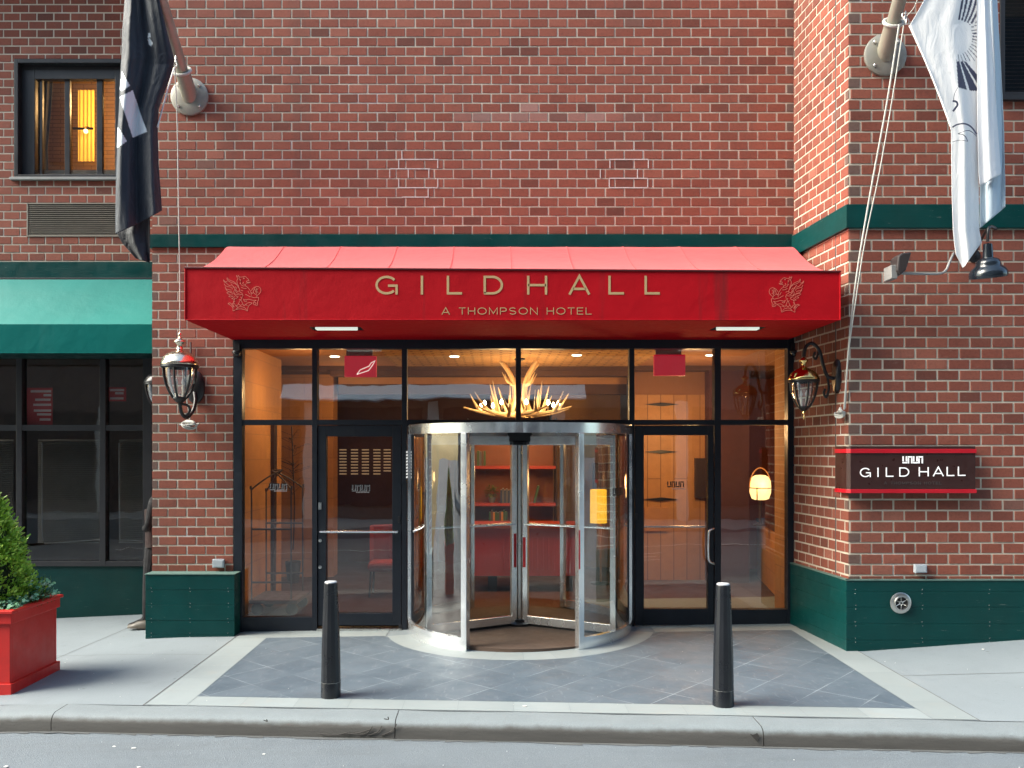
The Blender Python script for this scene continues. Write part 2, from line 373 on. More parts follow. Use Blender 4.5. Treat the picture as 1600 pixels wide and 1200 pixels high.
def copy_tree(o, parent=None):
    c = o.copy(); COL.objects.link(c); c.parent = parent
    for ch in list(o.children): copy_tree(ch, c)
    return c
def lerp(a, b, t): return a+(b-a)*t
def interp(tab, x):
    if x <= tab[0][0]: return tab[0][1:]
    for a, b in zip(tab, tab[1:]):
        if x <= b[0]:
            t = (x-a[0])/(b[0]-a[0]); return tuple(lerp(p, q, t) for p, q in zip(a[1:], b[1:]))
    return tab[-1][1:]
def smooth_pts(pts, k=6):
    pts = [Vector(p) for p in pts]; out = []
    q = [pts[0]]+pts+[pts[-1]]
    for i in range(1, len(q)-2):
        for j in range(k):
            t = j/k; a, b, c, d = q[i-1], q[i], q[i+1], q[i+2]
            out.append(.5*((2*b)+(c-a)*t+(2*a-5*b+4*c-d)*t*t+(3*b-a-3*c+d)*t**3))
    out.append(pts[-1]); return out

# ---------------------------------------------------------------- ground
def YK(X): return -2.843-.1064*X
def gz(X, Y):
    z = .015*X+.008*Y+.005
    if X > 3.4: z += .057*(X-3.4)*min(1, max(0, (Y+3.0)/1.7))
    if X < -3.3: z -= .03*(-3.3-X)
    return z
def sheet(mb, A, B, C_, D, off, nu=8, nv=8, mi=0, cols=None):
    vs = []
    for j in range(nv+1):
        for i in range(nu+1):
            u, v = i/nu, j/nv
            p = [lerp(lerp(A[k], B[k], u), lerp(D[k], C_[k], u), v) for k in (0, 1)]
            vs.append((p[0], p[1], gz(*p)+off))
    fs = [(j*(nu+1)+i, j*(nu+1)+i+1, (j+1)*(nu+1)+i+1, (j+1)*(nu+1)+i) for j in range(nv) for i in range(nu)]
    mb.add(vs, fs, mi, cols)
xs = sorted(set([-16, -12, -10]+[-8+.35*i for i in range(46)]+[-3.3, 3.4, 9, 12, 16]))
mb = MB(); NV = 12; vs = []
for x in xs:
    for j in range(NV+1):
        y = lerp(YK(x)+.006, 1.6, j/NV); vs.append((x, y, gz(x, y)))
fs = [(i*(NV+1)+j, (i+1)*(NV+1)+j, (i+1)*(NV+1)+j+1, i*(NV+1)+j+1) for i in range(len(xs)-1) for j in range(NV)]
mb.add(vs, fs, 0)
def joint(a, b, wd=.009):
    d = Vector((b[0]-a[0], b[1]-a[1])); n = Vector((-d.y, d.x)).normalized()*wd/2
    sheet(mb, (a[0]-n.x, a[1]-n.y), (b[0]-n.x, b[1]-n.y), (b[0]+n.x, b[1]+n.y), (a[0]+n.x, a[1]+n.y), .0025, 14, 1, 1)
joint((-2.715, YK(-2.7)), (-2.715, -.21)); joint((3.355, YK(3.35)), (3.355, -1.25))
joint((-4.35, YK(-4.3)), (-4.05, 1.2), .006); joint((5.0, YK(5)), (5.0, -1.3), .008)
joint((3.36, -2.05), (8, -2.35), .006); joint((-2.72, -.98), (-8, -.4), .004)
joint((7.2, YK(7.2)), (7.2, -1.2)); joint((-7.2, YK(-7.2)), (-7.2, 1.2))
tag(mb.build('sidewalk', ['sidewalk', 'joint'], origin=(0, 0, 0), fix=False), kind='structure')
mb = MB()
XL, XR = -2.37, 3.05
def YF(X): return YK(X)+.25
c0 = (.253, .05)
# slate field, cut round the ring of the revolving door
RS = 1.42; pts_in = []; n = 40
cols_x = [XL+(XR-XL)*i/60 for i in range(61)]
for a, b in zip(cols_x, cols_x[1:]):
    def yb(x):
        dx = abs(x-c0[0]); t = -.30
        if dx < RS: t = min(t, c0[1]-math.sqrt(RS*RS-dx*dx))
        return t
    sheet(mb, (a, YF(a)), (b, YF(b)), (b, yb(b)), (a, yb(a)), .004, 1, 8)
tag(mb.build('slate_paving', 'slate', origin=(0, 0, 0), fix=False), kind='structure')
mb = MB(); random.seed(4)
def slabs(A, B, C_, D, n):
    for i in range(n):
        L_ = math.hypot(B[0]-A[0], B[1]-A[1]); u0, u1 = i/n+.0009/L_, (i+1)/n-.0009/L_
        q = [tuple(lerp(s[k], e[k], u) for k in (0, 1)) for s, e, u in ((A, B, u0), (A, B, u1), (D, C_, u1), (D, C_, u0))]
        sheet(mb, *q, .004, 3, 2, 0, (random.random(), 0, 0, 1))
slabs((-2.70, YK(-2.7)+.012), (-2.70, -.30), (XL-.003, -.30), (XL-.003, YK(XL)+.012), 6)
slabs((XR+.003, YK(XR)+.012), (XR+.003, -.30), (3.35, -.30), (3.35, YK(3.35)+.012), 7)
slabs((XL, YK(XL)+.012), (XR, YK(XR)+.012), (XR, YF(XR)-.003), (XL, YF(XL)-.003), 13)
def ring_piece(a0, a1, r0, r1, col):
    vs = []; n = 5
    for k in range(n+1):
        a = lerp(a0, a1, k/n)
        for r in (r0, r1):
            x, y = c0[0]-r*sin(a), c0[1]-r*cos(a); vs.append((x, y, gz(x, y)+.0042))
    mb.add(vs, [(2*k, 2*k+1, 2*k+3, 2*k+2) for k in range(n)], 0, (col, 0, 0, 1))
for k in range(12):
    ring_piece(lerp(-1.32, 1.32, k/12)+.0007, lerp(-1.32, 1.32, (k+1)/12)-.0007, 1.12, RS-.003, random.random()*.6)
for a, b in ((-2.70, c0[0]-1.392), (c0[0]+1.392, 3.16)): slabs((a, -.298), (b, -.298), (b, .2), (a, .2), 3)
tag(mb.build('border_paving', 'border', origin=(0, 0, 0), fix=False, colname='tone'), kind='structure')
# kerb stones
mb = MB()
prof = [(0, -.3), (0, 0), (-.19, -.002), (-.222, -.012), (-.242, -.034), (-.252, -.062), (-.262, -.30)]
cuts = [-16, -8.1, PX(113, -2.42), PX(625, -2.7), PX(1180, -3.1), 6.2, 10, 16]
for a, b in zip(cuts, cuts[1:]):
    rings = []; n = max(2, int((b-a)/.3))
    for i in range(n+1):
        x = lerp(a+.003, b-.003, i/n); rings.append([(x, YK(x)+p[0]+.004*sin(x*3.1)*(1 if p[0] < -.2 else 0), gz(x, YK(x))+p[1]+.003*sin(x*5)) for p in prof])
    mb.rings(rings)
tag(mb.build('kerb', 'kerb', origin=(0, 0, 0), smooth=True, angle=50), kind='structure')
# road: one sheet to the horizon
mb = MB(); ys = [-300, -60, -12, -10, -8, -6.5, -5, -4.4, -4, -3.7, -3.4, -3.0, -2.0, 2]
xs2 = [-300, -60, -16]+[-9+.6*i for i in range(31)]+[16, 60, 300]
def rz(x, y): return (gz(x, YK(x))-.128 if abs(x) <= 16 else gz(16 if x > 0 else -16, -3)-.128) + (.03*sin(min(1, max(0, (-3-y)/9))*pi) if y > -12 else 0)
mb.add([(x, y, rz(x, y)) for x in xs2 for y in ys], [(i*len(ys)+j, (i+1)*len(ys)+j, (i+1)*len(ys)+j+1, i*len(ys)+j+1) for i in range(len(xs2)-1) for j in range(len(ys)-1)])
tag(mb.build('road', 'asphalt', origin=(0, 0, 0), smooth=True), kind='structure')
mb = MB()
for (x0, x1, y0, y1) in ((1.0, 3.0, -6.35, -6.25), (1.0, 3.0, -6.75, -6.65), (1.3, 3.2, -7.2, -7.08), (-9, 9, -8.55, -8.44)):
    nn = 6
    for k in range(nn):
        a, b = lerp(x0, x1, k/nn), lerp(x0, x1, (k+1)/nn)
        mb.add([(a, y0, rz(a, y0)+.012), (b, y0, rz(b, y0)+.012), (b, y1, rz(b, y1)+.012), (a, y1, rz(a, y1)+.012)], [(0, 1, 2, 3)])
tag(mb.build('road_marking', 'road_paint', origin=(0, 0, 0)), kind='structure')
# the other side of the street (seen only in reflections)
mb = MB(); mb.box(-30, 30, -14.2, -11.4, -.5, .03)
tag(mb.build('far_sidewalk', 'sidewalk', origin=(0, -13, 0)), kind='structure')
# ---------------------------------------------------------------- the brick hotel building
BL, BH, MG = .2034, .1007, .0138
M['lime'] = pm('lime_bloom', (.60, .56, .54), .9, var=.35, scale=30)
def brick_wall(name, parent, org, dr, s0, s1, z0, z1, zoff, soff, holes=(), thick=.22, headers=0.0, mode=0, light=(), frost=None, BL=BL):
    dx, dy = dr; l = math.hypot(dx, dy); dx /= l; dy /= l; nx, ny = dy, -dx          # outward normal to the right of the run
    def pos(s, z, d): return (org[0]+dx*s+nx*d, org[1]+dy*s+ny*d, z)
    mb = MB()
    def pieces(a0, a1, b0, b1):
        out = [(a0, a1, b0, b1)]
        for h in holes:
            nx_ = []
            for (p, q, r, t) in out:
                if q <= h[0] or p >= h[1] or t <= h[2] or r >= h[3]: nx_.append((p, q, r, t)); continue
                if p < h[0]: nx_.append((p, h[0], r, t))
                if q > h[1]: nx_.append((h[1], q, r, t))
                mp, mq = max(p, h[0]), min(q, h[1])
                if r < h[2]: nx_.append((mp, mq, r, h[2]))
                if t > h[3]: nx_.append((mp, mq, h[3], t))
            out = nx_
        return out
    k0 = math.floor((z0-zoff)/BH); k1 = math.ceil((z1-zoff)/BH)
    for k in range(k0, k1):
        zb, zt = zoff+k*BH+MG/2, zoff+(k+1)*BH-MG/2
        off = soff+(BL/2 if k % 2 else 0)
        i0 = math.floor((s0-off)/BL); i1 = math.ceil((s1-off)/BL)
        for i in range(i0, i1):
            a, b = off+i*BL+MG/2, off+(i+1)*BL-MG/2
            a2, b2 = max(a, s0), min(b, s1); c2, d2 = max(zb, z0), min(zt, z1)
            if b2-a2 < .012 or d2-c2 < .012: continue
            tone = min(1, max(0, random.gauss(.53, .18)))
            if random.random() < .025: tone = random.random()*.15
            edge = (b2-a2) < BL*.62 and (a2-s0 < .02 or s1-b2 < .02)
            hd = .85 if (edge and random.random() < headers) else (.5 if random.random() < .006 else 0)
            for (p, q, r, t) in pieces(a2, b2, c2, d2):
                if q-p < .01 or t-r < .01: continue
                dd = random.uniform(-.0012, .0012); e = .0022; tl = [random.uniform(-.0007, .0007) for _ in range(4)]
                jx = random.uniform(-.002, .002)
                p += jx if p > s0+.002 else 0; q += jx if q < s1-.002 else 0
                bk_ = -.06 if (p < s0+.002 or q > s1-.002) else -.007
                vs = [pos(p, r, bk_), pos(q, r, bk_), pos(q, t, bk_), pos(p, t, bk_),
                      *[pos(a_+sa*(e+random.random()*.0022), b_+sb*(e+random.random()*.0018), dd+tl[n_]) for n_, (a_, sa, b_, sb) in enumerate(((p, 1, r, 1), (q, -1, r, 1), (q, -1, t, -1), (p, 1, t, -1)))]]
                fr = frost(p, r) if frost else 0
                mb.add(vs, [(4, 5, 6, 7), (0, 1, 5, 4), (1, 2, 6, 5), (2, 3, 7, 6), (3, 0, 4, 7)], 0, (tone, hd, fr, 1))
    for (p, q, r, t) in pieces(s0+.007, s1-.007, z0, z1):
        vs = [pos(p, r, -.005), pos(q, r, -.005), pos(q, t, -.005), pos(p, t, -.005), pos(p, r, -thick), pos(q, r, -thick), pos(q, t, -thick), pos(p, t, -thick)]
        mb.add(vs, [(0, 1, 2, 3), (7, 6, 5, 4), (0, 4, 5, 1), (1, 5, 6, 2), (2, 6, 7, 3), (3, 7, 4, 0)], 1)
    # bright re-pointed joints
    for (p, q, r, t) in light: mb.box(*(lambda A, B: (min(A[0], B[0]), max(A[0], B[0]), -.0035, -.0005))(pos(p, 0, 0), pos(q, 0, 0)), r, t, 2)
    return mb.build(name, ['brick', 'mortar', 'lime'], parent, colname='tone', fix=False)

TOP = 8.4
hotel = thing('brick_building', (0, 0, 0), 'red brick hotel building with dark green bands and cladding around its recessed entrance', 'building')
random.seed(21)
GZ0 = 4.314
j = []
def rp(x0, x1, y): j.append((PX(x0, 0), PX(x1, 0), PZ(y, 0)-.007, PZ(y, 0)+.007))
def rv(x, y0, y1): j.append((PX(x, 0)-.006, PX(x, 0)+.006, PZ(y1, 0), PZ(y0, 0)))
# measured against the course grid
def row(y): return GZ0+round((PZ(y, 0)-GZ0)/BH)*BH
def rh(x0, x1, y): z = row(y); j.append((PX(x0, 0), PX(x1, 0), z-.0052, z+.0052))
def rvv(x, ya, yb): j.append((PX(x, 0)-.005, PX(x, 0)+.005, row(yb)+.004, row(ya)-.004))
rh(622, 685, 249); rh(609, 672, 263.5); rh(622, 684, 293); rh(628, 670, 308); rh(952, 1013, 251); rh(952, 1012, 281); rh(952, 1012, 295)
for x, a, b in ((623, 249, 263), (684, 249, 263), (609, 264, 279), (638, 264, 279), (670, 264, 279), (623, 279, 293), (684, 279, 293), (628, 235, 249), (669, 293, 308), (953, 251, 265), (1013, 251, 265), (938, 266, 280), (996, 266, 280), (952, 281, 295), (1012, 281, 295)): rvv(x, a, b)
brick_wall('wall', hotel, (0, 0), (1, 0), -3.68, 3.19, -.3, TOP, GZ0, -1.27+.1, holes=[(-2.81, 3.3, -1, 3.12)], headers=.85, light=j, frost=lambda s, z: random.uniform(.05, .32) if (PX(690, 0) < s < PX(1020, 0) and PZ(200, 0) < z < PZ(186, 0)) or (PX(560, 0) < s < PX(1100, 0) and PZ(186, 0) < z < PZ(168, 0) and random.random() < .2) else 0)
tag(hotel.children[-1], 'main red brick wall above the awning and entrance')
brick_wall('wall', hotel, (-3.68, 1.25), (0, -1), 0, 1.245, -.3, TOP, GZ0, .05, thick=.2)
brick_wall('wall', hotel, (3.18, 0), (.10, -1.184), 0, 1.180, -.3, TOP, 1.449, .03, thick=.3, headers=.5, BL=.166)
LW = 3.28
WIN = (PX(1562, -1.18), 6.6, PZ(152, -1.18), 7.4)
brick_wall('wall', hotel, (LW, -1.18), (1, 0), 0, 4.2, -.3, TOP, 1.449, PX(1345, -1.18)-LW, holes=[(WIN[0]-LW, WIN[1]-LW, WIN[2], WIN[3])], headers=.7)
LY = 1.25
W1 = (PX(22, LY), PX(203, LY), PZ(278, LY), PZ(92, LY)); V1 = (PX(42, LY), PX(196, LY), PZ(370, LY), PZ(317, LY))
brick_wall('wall', hotel, (-9, LY), (1, 0), 0, 5.45, PZ(412, LY)-.06, TOP, PZ(408, LY), .06, holes=[(W1[0]+9, W1[1]+9, W1[2], W1[3]), (V1[0]+9, V1[1]+9, V1[2], V1[3])])
mb = MB(); mb.box(-9.2, -3.3, 1.5, 8.2, 5.4-.05, 5.4, 0)     # floor slab and body behind the upper walls
mb.box(-9.2, 7.5, 5.9, 8.2, -.3, TOP, 0); mb.box(-9.2, 7.5, .22, 8.2, TOP-.1, TOP, 0)
mb.build('masonry_core', 'mortar', hotel)
# green bands
mb = MB(); mb.box(-3.705, 3.16, -.03, .02, 4.075, 4.212); mb.box(-3.705, -3.66, .02, 1.22, 4.075, 4.212)
mb.build('trim_band', 'green', hotel, bevel=.004)
mb = MB()
A = Vector((3.18, 0, 0)); B = Vector((3.28, -1.18, 0)); dn = Vector((-.996, -.0842, 0))*.032
z0, z1 = 3.97, 4.19
b2 = Vector((3.248, -1.2135, 0))
bot = [A+dn+Vector((0, -.031, 0)), b2, B+Vector((.02, .02, 0)), A+Vector((.02, 0, 0))]
mb.hexa([p+Vector((0, 0, z0)) for p in bot], [p+Vector((0, 0, z1)) for p in bot])
mb.build('trim_band', 'green', hotel, bevel=.004)
mb = MB(); mb.box(3.2495, 7.5, -1.213, -1.16, z0, z1); mb.build('trim_band', 'green', hotel, bevel=.004)
mb = MB(); mb.box(-9, -3.70, LY-.04, LY+.02, PZ(438, LY)-.02, PZ(410, LY)); mb.build('trim_band', 'green', hotel, bevel=.004)
# shiplap cladding at the foot of the walls
random.seed(5)
def screws(mb, pts, fn):
    for (a, z) in pts: mb.sphere(fn(a, z), .005, 6, 4, 1)
mb = MB(); z = .70; zs = [.70, .60, .455, .30, .15, -.02, -.3]
for a, b in zip(zs, zs[1:]): mb.box(3.245, 7.5, -1.215-random.uniform(0, .002), -1.17, b+.0012, a)
for x in [3.33, 3.95, 4.57, 5.17, 5.8]:
    for zz in zs[1:-1]:
        for dz in (-.018, .018): mb.sphere((x+random.uniform(-.004, .004), -1.216, zz+dz), .0042, 6, 4, 1)
mb.build('cladding', ['green', 'galv'], hotel, bevel=.002)
mb = MB()
a0, b0 = Vector((3.18, 0, 0)), Vector((3.28, -1.18, 0)); dd = (b0-a0).normalized(); nn = Vector((dd.y, -dd.x, 0))
for a, b in zip(zs, zs[1:]):
    p0, p1 = a0+nn*.035, a0+dd*1.184+nn*.035; q1 = a0+dd*1.184-nn*.01; q0 = a0-nn*.01
    mb.hexa([Vector((p.x, p.y, b+.0012)) for p in (q0, p0, p1, q1)], [Vector((p.x, p.y, a)) for p in (q0, p0, p1, q1)])
mb.build('cladding', 'green', hotel, bevel=.002)
mb = MB(); mb.box(3.243, 7.5, -1.222, -1.178, .7005, .712); mb.hexa([Vector((3.143, 0, .7005)), Vector((3.243, -1.222, .7005)), Vector((3.29, -1.2, .7005)), Vector((3.19, 0, .7005))], [Vector((3.143, 0, .712)), Vector((3.243, -1.222, .712)), Vector((3.29, -1.2, .712)), Vector((3.19, 0, .712))])
mb.build('ledge', 'ledge', hotel)
mb = MB(); zs2 = [.608, .45, .29, .13, -.02, -.3]
for a, b in zip(zs2, zs2[1:]): mb.box(-3.665, -2.735, -.2-random.uniform(0, .002), .02, b+.0012, a)
for x in (-3.6, -3.2, -2.8):
    for zz in zs2[1:-1]:
        for dz in (-.018, .018): mb.sphere((x+random.uniform(-.004, .004), -.2015, zz+dz), .0042, 6, 4, 1)
mb.build('cladding', ['green', 'galv'], hotel, bevel=.003)
mb = MB(); mb.box(-3.672, -2.728, -.208, .02, .6085, .618); mb.build('ledge', 'ledge', hotel)
mb = MB(); mb.box(-3.70, -3.68, .02, 1.22, -.3, .60); mb.build('cladding', 'green_dark', hotel)
# control joint on the return
mb = MB(); s = .93
for zz0, zz1 in ((.712, 3.97), (4.19, TOP)):
    p = a0+dd*s+nn*.002; q = a0+dd*(s+.008)+nn*.002
    mb.hexa([Vector((p.x, p.y, zz0)), Vector((q.x, q.y, zz0)), Vector((q.x+.01, q.y, zz0)), Vector((p.x+.01, p.y, zz0))], [Vector((p.x, p.y, zz1)), Vector((q.x, q.y, zz1)), Vector((q.x+.01, q.y, zz1)), Vector((p.x+.01, p.y, zz1))])
mb.build('expansion_joint', 'joint', hotel)

# upper left window with the lit room behind it
def frame_rect(mb, x0, x1, z0, z1, y0, y1, t, tb=None, mi=0):
    tb = tb or t
    mb.box(x0, x0+t, y0, y1, z0, z1, mi); mb.box(x1-t, x1, y0, y1, z0, z1, mi)
    mb.box(x0+t, x1-t, y0, y1, z1-t, z1, mi); mb.box(x0+t, x1-t, y0, y1, z0, z0+tb, mi)
x0, x1, z0, z1 = W1
mb = MB(); frame_rect(mb, x0+.003, x1-.003, z0+.003, z1-.003, LY-.012, LY+.22, .05, .035)
frame_rect(mb, x0+.053, x1-.053, z0+.04, z1-.053, LY+.07, LY+.15, .16, .03)
mb.box(PX(62, LY+.1), PX(66, LY+.1), LY+.1, LY+.145, z0+.05, z1-.17); mb.box(PX(101, LY+.1), PX(109, LY+.1), LY+.1, LY+.145, z0+.05, z1-.17); mb.box(PX(151, LY+.1), PX(160, LY+.1), LY+.1, LY+.145, z0+.05, z1-.17)
wf = mb.build('window', 'dframe', hotel, bevel=.004); tag(wf, 'dark framed upper window with warm lamplight behind')
mb = MB(); mb.box(x0-.03, x1+.03, LY-.05, LY+.01, z0-.035, z0-.001); mb.build('window_sill', 'galv', wf, bevel=.004)
mb = MB(); mb.box(x0+.17, x1-.17, LY+.14, LY+.148, z0+.07, z1-.17); mb.build('pane', 'glass', wf)
# upper right window
x0, x1, z0, z1 = WIN
mb = MB(); frame_rect(mb, x0+.003, x1-.003, z0+.003, z1-.003, -1.185, -1.0, .045)
mb.box(x0-.02, x1+.02, -1.225, -1.17, z0-.04, z0-.001)
wr = mb.build('window', 'dframe', hotel, bevel=.003); tag(wr, 'dark upper window with blinds beside the white flag')
mb = MB(); mb.box(x0+.05, x1-.05, -1.12, -1.112, z0+.05, z1-.05); mb.build('pane', 'glass_dark', wr)
mb = MB()
for k in range(60):
    zz = z0+.07+k*.036
    if zz > z1-.06: break
    mb.hexa([Vector((x0+.05, -1.06, zz)), Vector((x1-.05, -1.06, zz)), Vector((x1-.05, -1.03, zz+.018)), Vector((x0+.05, -1.03, zz+.018))], [Vector((x0+.05, -1.06, zz+.002)), Vector((x1-.05, -1.06, zz+.002)), Vector((x1-.05, -1.03, zz+.02)), Vector((x0+.05, -1.03, zz+.02))])
M['blind'] = pm('brown_blind', (.10, .055, .035), .6); mb.build('blind', 'blind', wr)
mb = MB(); mb.box(x0-.1, x1+.3, -.9, -.88, z0-.2, z1+.2); mb.build('window_back', 'rubber', wr)
# louvre vent
x0, x1, z0, z1 = V1; mb = MB(); frame_rect(mb, x0+.002, x1-.002, z0+.002, z1-.002, LY-.01, LY+.05, .014)
k = 0
while z0+.02+k*.0235 < z1-.02:
    zz = z0+.018+k*.0235; mb.hexa([Vector((x0+.014, LY-.006, zz)), Vector((x1-.014, LY-.006, zz)), Vector((x1-.014, LY+.03, zz+.012)), Vector((x0+.014, LY+.03, zz+.012))], [Vector((x0+.014, LY-.006, zz+.007)), Vector((x1-.014, LY-.006, zz+.007)), Vector((x1-.014, LY+.03, zz+.019)), Vector((x0+.014, LY+.03, zz+.019))]); k += 1
mb.box(x0, x1, LY+.06, LY+.08, z0, z1, 1)
M['louvre'] = pm('tan_grey_louvre', (.26, .23, .19), .5, .2); mb.build('vent_grille', ['louvre', 'rubber'], hotel)
# round vent, lower right
mb = MB(); c = P(1407, 942, -1.222); 
mb.lathe(c, [(.098, 0), (.098, -.006), (.085, -.014), (.067, -.014), (.064, -.030), (.058, -.030), (.058, -.004)], 32, 0, 'Y')
for k in range(6):
    a = pi/6+k*pi/3; d = Vector((cos(a), 0, sin(a))); mb.tube([c+d*.012+Vector((0, -.012, 0)), c+d*.058+Vector((0, -.012, 0))], .0035, 6)
mb.lathe(c+Vector((0, -.008, 0)), [(.02, 0), (.02, -.006)], 16, 0, 'Y'); mb.lathe(c+Vector((0, -.0145, 0)), [(.009, 0), (.009, -.001)], 12, 1, 'Y')
mb.lathe(c+Vector((0, -.003, 0)), [(.058, 0), (.058, -.002)], 32, 2, 'Y')
M['mesh_dark'] = pm('dark_mesh', (.05, .048, .048), .7, bmp=.6, bscale=300)
mb.build('round_vent', ['steel', 'black', 'mesh_dark'], hotel, smooth=True)

# ---------------------------------------------------------------- lit room behind the upper window
room = thing('upstairs_room', (-5.2, 2.6, 5.35), 'amber lit room with a brick wall and curtain behind the upper left window', 'room')
M['amber_brick'] = block_mat('amber_brick', (.34, .19, .09), (.26, .14, .07), (.13, .07, .035), .22, .055, .005)
M['dark_plaster'] = pm('dark_plaster', (.05, .045, .045), .8); M['curtain'] = pm('grey_curtain', (.07, .065, .07), .9)
M['yellow_curtain'] = emat('lit_yellow_curtain', (1.0, .58, .08), .16)  # emission stands in for lamplight on this curtain
mb = MB(); mb.box(-6.4, -3.72, 3.0, 3.1, 5.0, 7.2); mb.build('wall', 'amber_brick', room)
mb = MB(); mb.box(-6.5, -6.4, 1.5, 3.1, 5.0, 7.2); mb.box(-3.72, -3.69, 1.5, 3.1, 5.0, 7.2); mb.box(-6.5, -3.7, 1.5, 3.1, 7.2, 7.25); mb.build('side_wall', 'dark_plaster', room)
mb = MB(); rings = []
for side in (0, 1):
    pass
pts = [(PX(36, 1.6)+i*.012, 1.62+.03*sin(i*1.1), ) for i in range(26)]
vs = []; 
for jx, zz in enumerate((5.3, 5.7, 6.2, 6.9)):
    kx = (1.0, .95, 1.1, 1.25)[jx]
    for (x, y) in pts: vs.append((pts[0][0]+(x-pts[0][0])*kx, y, zz))
mb.add(vs, [(a*26+i, a*26+i+1, (a+1)*26+i+1, (a+1)*26+i) for a in range(3) for i in range(25)])
mb.build('curtain', 'curtain', room, smooth=True, solid=.006, fix=False)
mb = MB(); vs = []
xa, xb = PX(122, 2.6), PX(147, 2.6)
for zz in (PZ(252, 2.6), PZ(141, 2.6)):
    for i in range(25): vs.append((lerp(xa, xb, i/24), 2.6+.007*sin(i*1.1), zz))
mb.add(vs, [(i, i+1, 26+i, 25+i) for i in range(24)])
mb.build('lit_curtain', 'yellow_curtain', room, smooth=True, solid=.008, fix=False)
mb = MB(); mb.box(xa-.03, xb+.03, 2.5, 2.52, PZ(202, 2.5), PZ(199, 2.5)); mb.build('rail', 'black', room)
rl = thing('wall_lamp', P(134, 205, 2.45), 'small glowing bulb in front of the yellow curtain upstairs', 'lamp')
mb = MB(); mb.sphere(P(134, 205, 2.45), .03, 12, 8); M['bulb'] = emat('warm_bulb', (1, .72, .30), 2); mb.build('bulb', 'bulb', rl, smooth=True)
mb = MB(); mb.tube([P(134, 200, 2.45)+Vector((0, 0, .02)), P(134, 200, 2.45)+Vector((0, .1, .05))], .006); mb.build('bracket', 'black', rl)
ld = bpy.data.lights.new('room_light', 'POINT'); ld.energy = 30; ld.color = (1, .62, .25); ld.shadow_soft_size = .15
lo = bpy.data.objects.new('room_light', ld); COL.objects.link(lo); lo.location = (-4.9, 2.2, 6.5)

# ---------------------------------------------------------------- dark shopfront, far left
shop = thing('storefront', (-5.6, LY, 0), 'dark shopfront with black frames under the green awning', 'shopfront')
mb = MB(); zt = PZ(540, LY); zb = PZ(882, LY)
def member(xa, xb, za, zb_, dy=0): mb.box(PX(xa, LY), PX(xb, LY), LY-.05-dy, LY+.06, za, zb_)
for a, b in ((-100, -92), (29, 38), (159, 168), (226, 240)): member(a, b, zb-.0, PZ(552, LY), .005)
mb.box(-9, -3.70, LY-.05, LY+.06, PZ(560, LY), 4.0); mb.box(-9, -3.70, LY-.048, LY+.06, PZ(673, LY), PZ(664, LY)); mb.box(-9, -3.70, LY-.052, LY+.06, PZ(884, LY), PZ(876, LY))
mb.build('frame', 'dframe', shop, bevel=.003)
mb = MB(); mb.box(-9, -3.70, LY-.03, LY+.05, -.4, PZ(884, LY)); mb.build('base_panel', 'green_dark', shop)
cuts_ = [-9, PX(-96, LY), PX(34, LY), PX(163, LY), -3.75]
for a, b in zip(cuts_, cuts_[1:]):
    for za, zc in ((PZ(876, LY), PZ(673, LY)), (PZ(664, LY), PZ(560, LY))):
        mb = MB(); mb.box(a+.03, b-.03, LY, LY+.008, za-.01, zc+.01); mb.build('pane', 'glass_dark', shop)
# what is behind the panes
shop_in = thing('shop_interior', (-5.6, 2.4, 0), 'dim interior with drawn blinds behind the far left shop windows', 'room')
M['shop_blind'] = pm('grey_brown_blind', (.20, .18, .145), .8)
mb = MB()
for a, b in ((PX(62, 1.6), PX(157, 1.6)), (PX(188, 1.6), PX(226, 1.6)), (-8.5, PX(24, 1.6))):
    z = .75
    while z < 2.05:
        mb.hexa([Vector((a, 1.55, z)), Vector((b, 1.55, z)), Vector((b, 1.575, z+.02)), Vector((a, 1.575, z+.02))], [Vector((a, 1.55, z+.003)), Vector((b, 1.55, z+.003)), Vector((b, 1.575, z+.023)), Vector((a, 1.575, z+.023))]); z += .026
mb.build('blind', 'shop_blind', shop_in)
mb = MB(); mb.box(-9, -3.7, 3.4, 3.5, -.3, 3.6); mb.box(-9, -3.7, 1.7, 3.5, -.35, -.1); mb.box(-9, -3.7, 1.7, 3.5, 3.3, 3.4); mb.box(-3.74, -3.70, 1.35, 3.5, -.3, 3.4); mb.box(-9.1, -9, 1.35, 3.5, -.3, 3.4)
M['brown_wall'] = pm('brown_plaster', (.16, .10, .07), .8); mb.build('wall', 'brown_wall', shop_in)
mb = MB(); mb.tube([(PX(66, 1.5), 1.5, 2.0), (PX(66, 1.5), 1.5, .85), (PX(70, 1.5), 1.5, .75), (PX(158, 1.5), 1.5, .80)], .008, 8); mb.tube([(PX(186, 1.5), 1.5, 2.0), (PX(187, 1.5), 1.5, .80), (PX(224, 1.5), 1.5, .78)], .008, 8)
mb.build('cable', 'galv', shop_in)
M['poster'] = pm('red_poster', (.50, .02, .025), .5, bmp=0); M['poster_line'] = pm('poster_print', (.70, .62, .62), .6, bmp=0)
def sign_reflection(x0, x1, y0, y1, label, lines):  # red sheets stand in for signs across the street mirrored in the panes
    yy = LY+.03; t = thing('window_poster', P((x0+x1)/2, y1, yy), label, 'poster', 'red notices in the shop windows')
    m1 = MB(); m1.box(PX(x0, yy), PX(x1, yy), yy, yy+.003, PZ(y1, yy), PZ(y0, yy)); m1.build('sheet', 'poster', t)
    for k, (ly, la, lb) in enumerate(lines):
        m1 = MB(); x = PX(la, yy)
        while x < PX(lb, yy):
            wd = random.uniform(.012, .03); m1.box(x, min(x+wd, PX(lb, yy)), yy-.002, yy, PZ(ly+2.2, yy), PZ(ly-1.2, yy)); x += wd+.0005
        m1.build('print_line', 'poster_line', t)
